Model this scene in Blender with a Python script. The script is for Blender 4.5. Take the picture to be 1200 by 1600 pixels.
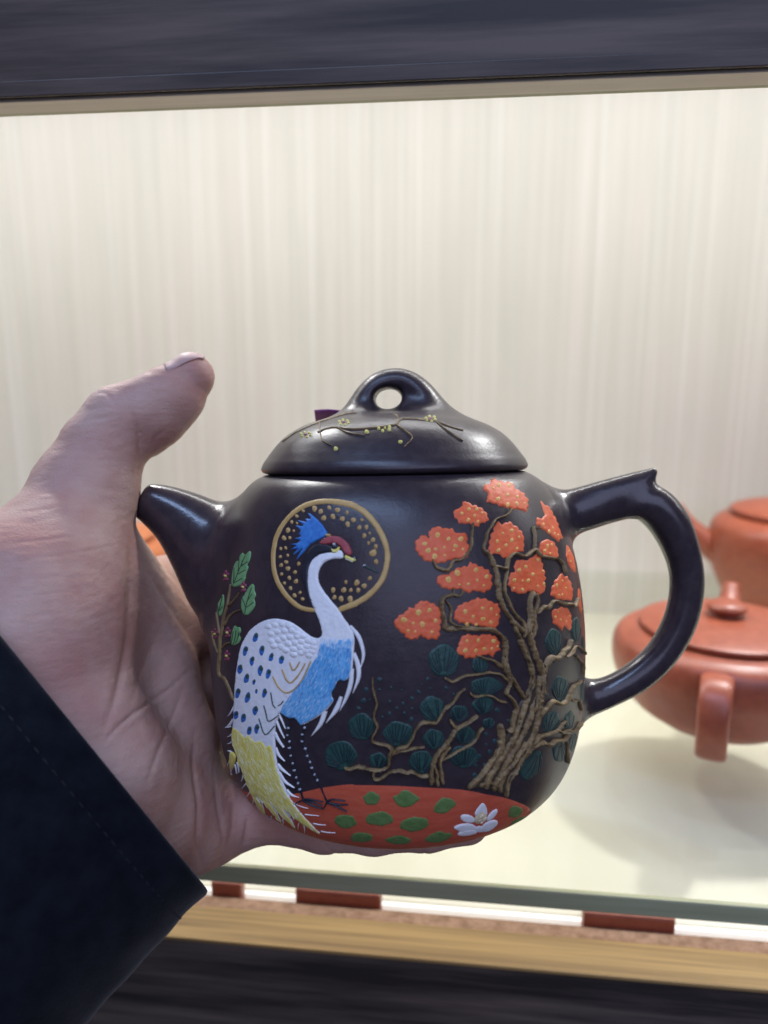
import bpy, bmesh, math, random
import numpy as np
from mathutils import Vector, Matrix, noise
from mathutils.geometry import delaunay_2d_cdt

# ------------------------------------------------------------------ scene, camera, world, lights
for o in list(bpy.data.objects):
    bpy.data.objects.remove(o)
scene = bpy.context.scene
COL = scene.collection
RAD = math.radians
F_PX = 1202.0
YAW, PITCH = RAD(6.7), RAD(11.4)
CAM = np.array([0.0, 0.0, 0.19])
FWD = np.array([-math.sin(YAW)*math.cos(PITCH), math.cos(YAW)*math.cos(PITCH), -math.sin(PITCH)])
RGT = np.array([math.cos(YAW), math.sin(YAW), 0.0])
UPV = np.cross(RGT, FWD)

cam_d = bpy.data.cameras.new('camera')
cam = bpy.data.objects.new('camera', cam_d)
COL.objects.link(cam)
cam.location = CAM
cam.rotation_euler = (RAD(90) - PITCH, 0, YAW)
cam_d.sensor_fit = 'VERTICAL'
cam_d.sensor_height = 36.0
cam_d.lens = F_PX/1600*36.0
cam_d.clip_start = 0.01
cam_d.clip_end = 50
cam_d.dof.use_dof = True
cam_d.dof.focus_distance = 0.215
cam_d.dof.aperture_fstop = 9.0
scene.camera = cam

world = bpy.data.worlds.new('World')
scene.world = world
world.use_nodes = True
bg = world.node_tree.nodes['Background']
bg.inputs[0].default_value = (0.42, 0.45, 0.62, 1)
bg.inputs[1].default_value = 0.17
scene.view_settings.view_transform = 'Standard'
scene.view_settings.look = 'None'
scene.view_settings.exposure = 0.0
scene.view_settings.gamma = 1.0

def area(name, loc, target, sx, sy, power, color):
    l = bpy.data.lights.new(name, 'AREA')
    l.shape = 'RECTANGLE'; l.size = sx; l.size_y = sy
    l.energy = power; l.color = color
    o = bpy.data.objects.new(name, l)
    COL.objects.link(o)
    o.location = loc
    d = Vector(target) - Vector(loc)
    o.rotation_euler = d.to_track_quat('-Z', 'Y').to_euler()
    return o
# strip light hidden behind the upper board of the cabinet, and the room's ceiling lamp plus an added soft light behind the viewer
area('cabinet_strip_lamp', (0.05, 0.49, 0.462), (0.05, 0.54, 0.0), 1.8, 0.03, 5.2, (0.985, 0.99, 1.0))
def spot(name, loc, target, power, color):
    l = bpy.data.lights.new(name, 'SPOT')
    l.spot_size = RAD(92); l.spot_blend = 0.75; l.shadow_soft_size = 0.018
    l.energy = power; l.color = color
    o = bpy.data.objects.new(name, l); COL.objects.link(o)
    o.location = loc
    o.rotation_euler = (Vector(target) - Vector(loc)).to_track_quat('-Z', 'Y').to_euler()
    return o
spot('cabinet_spot_lamp', (0.25, 0.50, 0.462), (0.20, 0.36, 0.0), 6.8, (1.0, 0.995, 0.985))
spot('cabinet_spot_lamp', (-0.25, 0.50, 0.462), (-0.18, 0.36, 0.0), 3.4, (1.0, 0.995, 0.985))
area('room_ceiling_lamp', (-0.35, -0.55, 1.65), (0, 0.25, 0.1), 1.3, 0.06, 15.0, (0.42, 0.60, 1.0))
area('added_front_light', (0.55, -1.15, 1.0), (0, 0.25, 0.12), 2.0, 1.3, 16.5, (0.60, 0.66, 1.0))  # broad soft light added behind the viewer for the pot's blue sheen

# ------------------------------------------------------------------ helpers: tagging and objects
def tag(o, label=None, cat=None, group=None, kind=None):
    if label: o['label'] = label
    if cat: o['category'] = cat
    if group: o['group'] = group
    if kind: o['kind'] = kind
    return o

def empty(name, mat4=None):
    o = bpy.data.objects.new(name, None)
    o.empty_display_size = 0.02
    COL.objects.link(o)
    if mat4 is not None: o.matrix_world = mat4
    return o

def mesh_obj(name, verts, faces, mat, parent=None, smooth=True, normals=None):
    me = bpy.data.meshes.new(name)
    me.from_pydata([tuple(map(float, v)) for v in verts], [], [tuple(int(i) for i in f) for f in faces])
    if smooth:
        me.polygons.foreach_set('use_smooth', [True]*len(me.polygons))
    me.update()
    if normals is not None:
        me.normals_split_custom_set_from_vertices([tuple(map(float, n)) for n in normals])
    if mat: me.materials.append(mat)
    o = bpy.data.objects.new(name, me)
    COL.objects.link(o)
    if parent: o.parent = parent
    return o

def quads_obj(name, verts, quads, mat, parent=None, normals=None):
    me = bpy.data.meshes.new(name)
    nv, nq = len(verts), len(quads)
    me.vertices.add(nv); me.loops.add(nq*4); me.polygons.add(nq)
    me.vertices.foreach_set('co', np.asarray(verts, np.float32).ravel())
    me.loops.foreach_set('vertex_index', np.asarray(quads, np.int32).ravel())
    me.polygons.foreach_set('loop_start', np.arange(0, nq*4, 4, dtype=np.int32))
    me.polygons.foreach_set('use_smooth', np.ones(nq, bool))
    me.update(calc_edges=True)
    me.validate()
    if normals is not None and len(me.vertices) == nv:
        me.normals_split_custom_set_from_vertices(np.asarray(normals, float).tolist())
    me.materials.append(mat)
    o = bpy.data.objects.new(name, me)
    COL.objects.link(o)
    if parent: o.parent = parent
    return o

def box(name, x0, x1, y0, y1, z0, z1, mat, parent=None, bevel=0.0008):
    bm = bmesh.new()
    bmesh.ops.create_cube(bm, size=1)
    for v in bm.verts:
        v.co = ((x0+x1)/2 + v.co.x*(x1-x0), (y0+y1)/2 + v.co.y*(y1-y0), (z0+z1)/2 + v.co.z*(z1-z0))
    if bevel:
        bmesh.ops.bevel(bm, geom=bm.edges[:], offset=bevel, segments=2, affect='EDGES', profile=0.5)
    me = bpy.data.meshes.new(name); bm.to_mesh(me); bm.free()
    me.materials.append(mat)
    o = bpy.data.objects.new(name, me); COL.objects.link(o)
    if parent: o.parent = parent
    return o

# ------------------------------------------------------------------ materials
def new_mat(name):
    m = bpy.data.materials.new(name); m.use_nodes = True
    nt = m.node_tree
    return m, nt, nt.nodes['Principled BSDF']

def mat_basic(name, c1, c2=None, rough=0.5, scale=(40, 40, 40), bump=0.0, bscale=200, detail=5, lo=0.35, hi=0.65,
              spec=0.5, sheen=0.0, coat=0.0, rvar=0.0, coords='Object', sss=0.0):
    m, nt, p = new_mat(name)
    p.inputs['Base Color'].default_value = (*c1, 1)
    p.inputs['Roughness'].default_value = rough
    p.inputs['Specular IOR Level'].default_value = spec
    if sheen:
        p.inputs['Sheen Weight'].default_value = sheen
        p.inputs['Sheen Roughness'].default_value = 0.4
    if coat:
        p.inputs['Coat Weight'].default_value = coat
        p.inputs['Coat Roughness'].default_value = 0.25
    if sss:
        p.inputs['Subsurface Weight'].default_value = sss
        p.inputs['Subsurface Radius'].default_value = (1.0, 0.35, 0.2)
        p.inputs['Subsurface Scale'].default_value = 0.004
    tc = nt.nodes.new('ShaderNodeTexCoord')
    if c2 or rvar:
        mp = nt.nodes.new('ShaderNodeMapping')
        mp.inputs['Scale'].default_value = scale
        nt.links.new(tc.outputs[coords], mp.inputs['Vector'])
        nz = nt.nodes.new('ShaderNodeTexNoise')
        nz.inputs['Scale'].default_value = 1.0
        nz.inputs['Detail'].default_value = detail
        nz.inputs['Roughness'].default_value = 0.6
        nt.links.new(mp.outputs[0], nz.inputs['Vector'])
        if c2:
            r = nt.nodes.new('ShaderNodeValToRGB')
            r.color_ramp.elements[0].position = lo; r.color_ramp.elements[0].color = (*c1, 1)
            r.color_ramp.elements[1].position = hi; r.color_ramp.elements[1].color = (*c2, 1)
            nt.links.new(nz.outputs['Fac'], r.inputs['Fac'])
            nt.links.new(r.outputs['Color'], p.inputs['Base Color'])
        if rvar:
            mr = nt.nodes.new('ShaderNodeMapRange')
            mr.inputs['To Min'].default_value = rough - rvar
            mr.inputs['To Max'].default_value = rough + rvar
            nt.links.new(nz.outputs['Fac'], mr.inputs['Value'])
            nt.links.new(mr.outputs[0], p.inputs['Roughness'])
    if bump:
        n2 = nt.nodes.new('ShaderNodeTexNoise')
        n2.inputs['Scale'].default_value = bscale
        n2.inputs['Detail'].default_value = 4
        nt.links.new(tc.outputs[coords], n2.inputs['Vector'])
        b = nt.nodes.new('ShaderNodeBump')
        b.inputs['Strength'].default_value = bump
        b.inputs['Distance'].default_value = 0.0004
        nt.links.new(n2.outputs['Fac'], b.inputs['Height'])
        nt.links.new(b.outputs[0], p.inputs['Normal'])
    return m

M = {}
M['clay'] = mat_basic('dark_clay', (0.030, 0.021, 0.027), (0.045, 0.032, 0.038), rough=0.23, scale=(300, 300, 300),
                      bump=0.10, bscale=1500, rvar=0.05, spec=0.55)
M['clay_body'] = mat_basic('dark_clay_body', (0.030, 0.021, 0.027), (0.043, 0.031, 0.038), rough=0.33, scale=(300, 300, 300),
                      bump=0.14, bscale=1300, rvar=0.06, spec=0.42)
M['foot'] = mat_basic('bare_clay', (0.50, 0.38, 0.32), (0.60, 0.48, 0.42), rough=0.5, scale=(400, 400, 400))
M['red_clay'] = mat_basic('red_clay', (0.25, 0.055, 0.026), (0.31, 0.076, 0.037), rough=0.38, scale=(160, 160, 160),
                          bump=0.12, bscale=1200, rvar=0.05)
M['orange_clay'] = mat_basic('orange_clay', (0.42, 0.125, 0.045), (0.50, 0.16, 0.06), rough=0.42, scale=(160, 160, 160),
                          bump=0.2, bscale=1200)
M['white'] = mat_basic('white_enamel', (0.78, 0.78, 0.80), (0.86, 0.86, 0.87), rough=0.55, scale=(700, 700, 200), bump=0.3, bscale=900)
M['blue'] = mat_basic('blue_enamel', (0.07, 0.33, 0.66), (0.16, 0.47, 0.80), rough=0.5, scale=(900, 900, 250), bump=0.3, bscale=900)
M['lblue'] = mat_basic('pale_blue_enamel', (0.42, 0.62, 0.82), (0.60, 0.74, 0.86), rough=0.55, scale=(900, 900, 300), bump=0.2, bscale=900)
M['crest'] = mat_basic('crest_blue', (0.02, 0.14, 0.46), (0.05, 0.23, 0.60), rough=0.5, scale=(700, 700, 700), bump=0.3, bscale=900)
M['dgreen'] = mat_basic('dark_green_enamel', (0.025, 0.060, 0.050), (0.04, 0.085, 0.07), rough=0.5, scale=(500, 500, 500))
M['spot'] = mat_basic('spot_blue', (0.025, 0.13, 0.45), (0.04, 0.19, 0.55), rough=0.5, scale=(500, 500, 500))
M['yellow'] = mat_basic('yellow_enamel', (0.80, 0.68, 0.11), (0.86, 0.78, 0.28), rough=0.55, scale=(900, 900, 260), bump=0.3, bscale=900)
M['dyellow'] = mat_basic('deep_yellow_enamel', (0.70, 0.56, 0.06), (0.78, 0.65, 0.12), rough=0.55, scale=(900, 900, 260))
M['pyellow'] = mat_basic('pale_yellow_enamel', (0.72, 0.67, 0.36), (0.80, 0.78, 0.58), rough=0.55, scale=(900, 900, 300), bump=0.2)
M['gold'] = mat_basic('gold_enamel', (0.50, 0.31, 0.10), (0.58, 0.38, 0.14), rough=0.5, scale=(500, 500, 500), bump=0.3, bscale=900)
M['dot_gold'] = mat_basic('dot_gold', (0.72, 0.40, 0.08), (0.80, 0.49, 0.13), rough=0.5, scale=(500, 500, 500))
M['dot_core'] = mat_basic('dot_core', (0.30, 0.20, 0.09), (0.36, 0.24, 0.12), rough=0.5, scale=(500, 500, 500))
M['red'] = mat_basic('red_enamel', (0.30, 0.045, 0.055), (0.40, 0.075, 0.085), rough=0.5, scale=(500, 500, 500), bump=0.3)
M['ground'] = mat_basic('ground_red', (0.54, 0.085, 0.040), (0.62, 0.12, 0.060), rough=0.5, scale=(120, 120, 700), bump=0.3, bscale=700)
M['orange'] = mat_basic('orange_enamel', (0.72, 0.105, 0.028), (0.79, 0.155, 0.055), rough=0.5, scale=(350, 350, 350), bump=0.35, bscale=500)
M['pad'] = mat_basic('pad_green', (0.095, 0.18, 0.045), (0.14, 0.24, 0.075), rough=0.55, scale=(500, 500, 500), bump=0.4, bscale=800)
M['leaf'] = mat_basic('leaf_green', (0.14, 0.31, 0.12), (0.19, 0.38, 0.16), rough=0.5, scale=(500, 500, 500), bump=0.3)
M['vein'] = mat_basic('vein_green', (0.02, 0.065, 0.03), None, rough=0.5)
M['teal'] = mat_basic('teal_enamel', (0.012, 0.052, 0.044), (0.020, 0.074, 0.062), rough=0.5, scale=(600, 600, 600), bump=0.4, bscale=900)
M['teal_dark'] = mat_basic('teal_groove', (0.006, 0.016, 0.022), None, rough=0.5)
M['teal_dot'] = mat_basic('teal_dot', (0.013, 0.042, 0.046), (0.018, 0.056, 0.060), rough=0.5, scale=(600, 600, 600))
M['bark'] = mat_basic('bark_enamel', (0.115, 0.070, 0.027), (0.27, 0.182, 0.080), rough=0.55, scale=(420, 420, 160), bump=0.8, bscale=700, lo=0.3, hi=0.62)
M['bark_gap'] = mat_basic('bark_gap_enamel', (0.034, 0.026, 0.022), (0.075, 0.055, 0.034), rough=0.6, scale=(420, 420, 160), bump=0.6, bscale=700)
M['crack'] = mat_basic('bark_crack', (0.022, 0.018, 0.018), None, rough=0.6)
M['black'] = mat_basic('black_enamel', (0.010, 0.011, 0.020), (0.018, 0.02, 0.032), rough=0.45, scale=(500, 500, 500))
M['grey'] = mat_basic('grey_enamel', (0.40, 0.44, 0.50), None, rough=0.5)
M['magenta'] = mat_basic('magenta_enamel', (0.20, 0.035, 0.075), (0.27, 0.06, 0.10), rough=0.5, scale=(500, 500, 500))
M['lemon'] = mat_basic('lemon_enamel', (0.55, 0.50, 0.10), (0.62, 0.58, 0.16), rough=0.5, scale=(500, 500, 500))
M['beige'] = mat_basic('beige_enamel', (0.62, 0.50, 0.30), (0.72, 0.62, 0.42), rough=0.55, scale=(700, 700, 700))
M['tag'] = mat_basic('purple_paper', (0.26, 0.06, 0.22), (0.32, 0.09, 0.27), rough=0.7, scale=(300, 300, 300))
M['dark_wood'] = mat_basic('dark_wood', (0.020, 0.014, 0.012), (0.125, 0.094, 0.076), rough=0.55, scale=(7, 120, 110), detail=9, lo=0.38, hi=0.66, rvar=0.08)
M['oak'] = mat_basic('oak_edging', (0.15, 0.080, 0.024), (0.33, 0.20, 0.068), rough=0.55, scale=(5, 240, 200), detail=8, lo=0.34, hi=0.60)
M['pale_edge'] = mat_basic('pale_edging', (0.50, 0.44, 0.37), (0.62, 0.56, 0.48), rough=0.5, scale=(7, 220, 220), detail=6)  # oak edging of the upper board, its overexposure put into the paler colour
M['chip'] = mat_basic('chipboard', (0.20, 0.105, 0.06), (0.34, 0.20, 0.13), rough=0.8, scale=(260, 260, 260), detail=8, bump=0.5, bscale=500)
M['cream'] = mat_basic('cream_board', (0.66, 0.62, 0.51), (0.73, 0.69, 0.58), rough=0.5, scale=(18, 5, 5), detail=3)
M['glass_edge'] = mat_basic('green_glass_edge', (0.29, 0.29, 0.165), (0.36, 0.36, 0.22), rough=0.45, scale=(14, 14, 300))
M['alu'] = mat_basic('brushed_metal', (0.55, 0.55, 0.55), None, rough=0.4)
M['stitch'] = mat_basic('stitch_thread', (0.005, 0.006, 0.010), None, rough=0.8)

def panel_mat():
    m, nt, p = new_mat('striped_laminate')
    tc = nt.nodes.new('ShaderNodeTexCoord')
    def nz(sx, sz, detail):
        mp = nt.nodes.new('ShaderNodeMapping'); mp.inputs['Scale'].default_value = (sx, 1, sz)
        n = nt.nodes.new('ShaderNodeTexNoise'); n.inputs['Scale'].default_value = 1; n.inputs['Detail'].default_value = detail
        n.inputs['Roughness'].default_value = 0.65
        nt.links.new(tc.outputs['Object'], mp.inputs['Vector']); nt.links.new(mp.outputs[0], n.inputs['Vector'])
        return n.outputs['Fac']
    a, b = nz(210, 2.2, 5), nz(40, 4.0, 3)
    r = nt.nodes.new('ShaderNodeValToRGB')
    r.color_ramp.elements[0].position = 0.30; r.color_ramp.elements[0].color = (0.645, 0.622, 0.578, 1)
    r.color_ramp.elements[1].position = 0.74; r.color_ramp.elements[1].color = (0.78, 0.77, 0.745, 1)
    e = r.color_ramp.elements.new(0.52); e.color = (0.685, 0.662, 0.62, 1)
    nt.links.new(a, r.inputs['Fac'])
    r2 = nt.nodes.new('ShaderNodeValToRGB')
    r2.color_ramp.elements[0].position = 0.3; r2.color_ramp.elements[0].color = (0.93, 0.935, 0.91, 1)
    r2.color_ramp.elements[1].position = 0.7; r2.color_ramp.elements[1].color = (1.0, 0.975, 0.965, 1)
    nt.links.new(b, r2.inputs['Fac'])
    mx = nt.nodes.new('ShaderNodeMix'); mx.data_type = 'RGBA'; mx.blend_type = 'MULTIPLY'; mx.inputs[0].default_value = 1
    nt.links.new(r.outputs[0], mx.inputs[6]); nt.links.new(r2.outputs[0], mx.inputs[7])
    nt.links.new(mx.outputs[2], p.inputs['Base Color'])
    p.inputs['Roughness'].default_value = 0.36
    return m
M['panel'] = panel_mat()

def glass_mat():
    m = bpy.data.materials.new('clear_glass'); m.use_nodes = True
    nt = m.node_tree; nt.nodes.clear()
    out = nt.nodes.new('ShaderNodeOutputMaterial')
    tr = nt.nodes.new('ShaderNodeBsdfTransparent'); tr.inputs[0].default_value = (0.975, 0.985, 0.965, 1)
    gl = nt.nodes.new('ShaderNodeBsdfGlossy'); gl.inputs['Roughness'].default_value = 0.02
    lw = nt.nodes.new('ShaderNodeLayerWeight'); lw.inputs[0].default_value = 0.5
    pw = nt.nodes.new('ShaderNodeMath'); pw.operation = 'POWER'; pw.inputs[1].default_value = 5.0
    fr = nt.nodes.new('ShaderNodeMath'); fr.operation = 'MULTIPLY_ADD'; fr.inputs[1].default_value = 0.9; fr.inputs[2].default_value = 0.035
    nt.links.new(lw.outputs['Facing'], pw.inputs[0]); nt.links.new(pw.outputs[0], fr.inputs[0])
    mx = nt.nodes.new('ShaderNodeMixShader')
    nt.links.new(fr.outputs[0], mx.inputs[0]); nt.links.new(tr.outputs[0], mx.inputs[1]); nt.links.new(gl.outputs[0], mx.inputs[2])
    nt.links.new(mx.outputs[0], out.inputs[0])
    return m
M['glass'] = glass_mat()

def emit_mat(name, col, s):
    m, nt, p = new_mat(name)
    p.inputs['Base Color'].default_value = (0.8, 0.8, 0.8, 1)
    p.inputs['Emission Color'].default_value = (*col, 1)
    p.inputs['Emission Strength'].default_value = s
    return m
M['led'] = emit_mat('led_diffuser', (1.0, 0.95, 0.86), 0.6)

def skin_mat():
    m, nt, p = new_mat('skin')
    tc = nt.nodes.new('ShaderNodeTexCoord')
    def nz(scale, detail=5, rough=0.6):
        n = nt.nodes.new('ShaderNodeTexNoise'); n.inputs['Scale'].default_value = scale
        n.inputs['Detail'].default_value = detail; n.inputs['Roughness'].default_value = rough
        nt.links.new(tc.outputs['Object'], n.inputs['Vector']); return n.outputs['Fac']
    r = nt.nodes.new('ShaderNodeValToRGB')
    r.color_ramp.elements[0].position = 0.33; r.color_ramp.elements[0].color = (0.44, 0.225, 0.180, 1)
    r.color_ramp.elements[1].position = 0.68; r.color_ramp.elements[1].color = (0.54, 0.355, 0.288, 1)
    nt.links.new(nz(45, 6), r.inputs['Fac'])
    nt.links.new(r.outputs[0], p.inputs['Base Color'])
    p.inputs['Roughness'].default_value = 0.52
    p.inputs['Specular IOR Level'].default_value = 0.32
    p.inputs['Subsurface Weight'].default_value = 0.22
    p.inputs['Subsurface Radius'].default_value = (1.0, 0.32, 0.18)
    p.inputs['Subsurface Scale'].default_value = 0.004
    # fine skin lines: stretched noise across the hand plus pores
    mp = nt.nodes.new('ShaderNodeMapping')
    mp.inputs['Rotation'].default_value = (0, RAD(-12), 0)
    mp.inputs['Scale'].default_value = (130, 300, 700)
    nt.links.new(tc.outputs['Object'], mp.inputs['Vector'])
    n1 = nt.nodes.new('ShaderNodeTexNoise'); n1.inputs['Scale'].default_value = 1.0; n1.inputs['Detail'].default_value = 6
    nt.links.new(mp.outputs[0], n1.inputs['Vector'])
    v = nt.nodes.new('ShaderNodeTexVoronoi'); v.inputs['Scale'].default_value = 1400
    nt.links.new(tc.outputs['Object'], v.inputs['Vector'])
    ad = nt.nodes.new('ShaderNodeMath'); ad.operation = 'MULTIPLY_ADD'; ad.inputs[1].default_value = 0.35
    nt.links.new(v.outputs['Distance'], ad.inputs[0]); nt.links.new(n1.outputs['Fac'], ad.inputs[2])
    b = nt.nodes.new('ShaderNodeBump'); b.inputs['Strength'].default_value = 0.32; b.inputs['Distance'].default_value = 0.0006
    nt.links.new(ad.outputs[0], b.inputs['Height']); nt.links.new(b.outputs[0], p.inputs['Normal'])
    return m
M['skin'] = skin_mat()
M['nail'] = mat_basic('nail', (0.50, 0.29, 0.25), (0.56, 0.35, 0.31), rough=0.5, scale=(200, 200, 200), sss=0.1)
M['velvet'] = mat_basic('navy_velvet', (0.0032, 0.0042, 0.0075), (0.0075, 0.0095, 0.015), rough=0.9, scale=(160, 160, 160), detail=8,
                        bump=0.4, bscale=1500, spec=0.1, sheen=0.18)

# ------------------------------------------------------------------ implicit surfaces (all lengths in millimetres)
def smin(a, b, k):
    h = np.maximum(k - np.abs(a-b), 0.0)/k
    return np.minimum(a, b) - h*h*k*0.25
def smax(a, b, k):
    return -smin(-a, -b, k)
def capsule(P, a, b, ra, rb):
    a = np.asarray(a, np.float32); b = np.asarray(b, np.float32)
    ab = b - a
    pa = P - a
    t = np.clip((pa @ ab)/max(float(ab @ ab), 1e-9), 0, 1)
    q = pa - t[:, None]*ab
    return np.sqrt(np.einsum('ij,ij->i', q, q)) - (ra + (rb-ra)*t)
def catmull(pts, n):
    pts = [np.asarray(p, float) for p in pts]
    ext = [2*pts[0]-pts[1]] + pts + [2*pts[-1]-pts[-2]]
    out = []
    for i in range(1, len(ext)-2):
        p0, p1, p2, p3 = ext[i-1:i+3]
        for j in range(n):
            t = j/n
            out.append(0.5*(2*p1 + (p2-p0)*t + (2*p0-5*p1+4*p2-p3)*t*t + (3*p1-p0-3*p2+p3)*t**3))
    out.append(pts[-1])
    return np.array(out)

class Revolve:                    # signed distance to a closed (r,z) profile, tabulated
    def __init__(s, prof, r1, z0, z1, h=0.25):
        s.h, s.z0 = h, z0
        R = np.arange(0, r1, h); Z = np.arange(z0, z1, h)
        s.nr, s.nz = len(R), len(Z)
        g = np.stack(np.meshgrid(R, Z, indexing='ij'), -1).reshape(-1, 2)
        d = np.full(len(g), 1e9); inside = np.zeros(len(g), bool)
        n = len(prof)
        for i in range(n):
            a, b = prof[i], prof[(i+1) % n]
            if not (abs(a[0]) < 1e-6 and abs(b[0]) < 1e-6):
                ab = b-a; t = np.clip(((g-a) @ ab)/max(ab @ ab, 1e-12), 0, 1)
                d = np.minimum(d, np.linalg.norm(g - a - t[:, None]*ab, axis=1))
            c = ((a[1] > g[:, 1]) != (b[1] > g[:, 1]))
            with np.errstate(divide='ignore', invalid='ignore'):
                xi = (b[0]-a[0])*(g[:, 1]-a[1])/(b[1]-a[1]) + a[0]
            inside ^= c & (g[:, 0] < xi)
        s.T = np.where(inside, -d, d).reshape(s.nr, s.nz).astype(np.float32)
    def __call__(s, r, z):
        x = np.clip(r/s.h, 0, s.nr-1.001); y = np.clip((z-s.z0)/s.h, 0, s.nz-1.001)
        i = x.astype(np.int32); j = y.astype(np.int32); fx = x-i; fy = y-j
        T = s.T
        return (T[i, j]*(1-fx)+T[i+1, j]*fx)*(1-fy) + (T[i, j+1]*(1-fx)+T[i+1, j+1]*fx)*fy

def eval_chunks(f, P, n=400000):
    return np.concatenate([f(P[i:i+n]) for i in range(0, len(P), n)])
def grad(f, P, e=0.3):
    g = np.empty_like(P)
    for k in range(3):
        d = np.zeros(3, np.float32); d[k] = e
        g[:, k] = eval_chunks(f, P+d) - eval_chunks(f, P-d)
    return g/(2*e)
def surface_nets(f, lo, hi, h):
    lo = np.asarray(lo, np.float32); n = np.ceil((np.asarray(hi)-lo)/h).astype(int)+1
    ax = [lo[k] + h*np.arange(n[k], dtype=np.float32) for k in range(3)]
    P = np.stack(np.meshgrid(*ax, indexing='ij'), -1).reshape(-1, 3).astype(np.float32)
    F = eval_chunks(f, P).reshape(n)
    S = F < 0
    c = np.zeros(n-1, np.int32)
    for dx in (0, 1):
        for dy in (0, 1):
            for dz in (0, 1):
                c += S[dx:n[0]-1+dx, dy:n[1]-1+dy, dz:n[2]-1+dz]
    act = (c > 0) & (c < 8)
    idx = np.argwhere(act)
    vid = np.full(act.shape, -1, np.int32); vid[act] = np.arange(len(idx))
    acc = np.zeros((len(idx), 3)); cnt = np.zeros(len(idx))
    corners = [(a, b, d) for a in (0, 1) for b in (0, 1) for d in (0, 1)]
    for p in corners:
        for k in range(3):
            if p[k] == 0:
                q = list(p); q[k] = 1
                fa = F[idx[:, 0]+p[0], idx[:, 1]+p[1], idx[:, 2]+p[2]]
                fb = F[idx[:, 0]+q[0], idx[:, 1]+q[1], idx[:, 2]+q[2]]
                mk = (fa < 0) != (fb < 0)
                t = np.where(mk, fa/np.where(mk, fa-fb, 1), 0)
                pos = np.tile(np.array(p, float), (len(idx), 1)); pos[:, k] += t
                acc[mk] += pos[mk]; cnt[mk] += 1
    V = lo + h*(idx + acc/cnt[:, None])
    quads = []
    for k in range(3):
        a, b = (k+1) % 3, (k+2) % 3
        sl0 = [slice(1, -1)]*3; sl0[k] = slice(0, n[k]-1)
        sl1 = [slice(1, -1)]*3; sl1[k] = slice(1, n[k])
        A, B = S[tuple(sl0)], S[tuple(sl1)]
        for flip, mk in ((False, A & ~B), (True, ~A & B)):
            e = np.argwhere(mk)
            if not len(e): continue
            off = np.ones(3, int); off[k] = 0
            e = e + off
            def cell(da, db):
                cc = e.copy(); cc[:, a] -= da; cc[:, b] -= db
                return vid[cc[:, 0], cc[:, 1], cc[:, 2]]
            q = np.stack([cell(1, 1), cell(0, 1), cell(0, 0), cell(1, 0)], 1)
            quads.append(q[:, ::-1] if flip else q)
    return V.astype(np.float32), np.concatenate(quads)
def subdivide(V, Q):
    E = np.concatenate([Q[:, [0, 1]], Q[:, [1, 2]], Q[:, [2, 3]], Q[:, [3, 0]]])
    E = np.sort(E, 1)
    key = E[:, 0].astype(np.int64)*len(V) + E[:, 1]
    u, first, inv = np.unique(key, return_index=True, return_inverse=True)
    m = (V[E[first, 0]] + V[E[first, 1]])*0.5
    fc = V[Q].mean(1)
    n, nq = len(V), len(Q)
    e = inv.reshape(4, nq).T + n
    c = np.arange(nq) + n + len(u)
    NQ = np.concatenate([np.stack([Q[:, i], e[:, i], c, e[:, (i+3) % 4]], 1) for i in range(4)])
    return np.concatenate([V, m, fc]), NQ
def project(f, V, it=2):
    for _ in range(it):
        g = grad(f, V); l = np.maximum(np.einsum('ij,ij->i', g, g), 0.2)
        V = V - np.clip(eval_chunks(f, V)/l, -1.5, 1.5)[:, None]*g
    return V.astype(np.float32)

# ------------------------------------------------------------------ frames: picture ray -> world, teapot frame
def at(u, v, d):                                     # d = distance along the viewing axis, metres
    return CAM + d*(FWD + (u-600)/F_PX*RGT + (800-v)/F_PX*UPV)
def on_plane_z(u, v, z):
    r = FWD + (u-600)/F_PX*RGT + (800-v)/F_PX*UPV
    return CAM + r*((z-CAM[2])/r[2])
ZP = -0.0175*RGT + UPV - 0.07*FWD; ZP /= np.linalg.norm(ZP)
YP = FWD - (FWD @ ZP)*ZP; YP /= np.linalg.norm(YP)
XP = np.cross(YP, ZP)
POT_H = 100.0
ORG = at(616, 738, 0.240) - ZP*POT_H/1000
POT_M = Matrix(((XP[0], YP[0], ZP[0], ORG[0]), (XP[1], YP[1], ZP[1], ORG[1]), (XP[2], YP[2], ZP[2], ORG[2]), (0, 0, 0, 1)))
BP = np.stack([XP, YP, ZP])                          # world -> pot rotation
def to_pot(p): return (BP @ (np.asarray(p)-ORG))*1000
CAM_P = to_pot(CAM)
def ray_pot(u, v):                                   # ray directions in the pot frame, arrays
    u = np.asarray(u, float); v = np.asarray(v, float)
    d = FWD + ((u-600)/F_PX)[..., None]*RGT + ((800-v)/F_PX)[..., None]*UPV
    d = d @ BP.T
    return d/np.linalg.norm(d, axis=-1, keepdims=True)
def pot_plane(u, v, y=0.0):                          # hit of a ray with the plane through the pot axis
    d = ray_pot(np.array([u]), np.array([v]))[0]
    return CAM_P + d*((y-CAM_P[1])/d[1])

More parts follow.
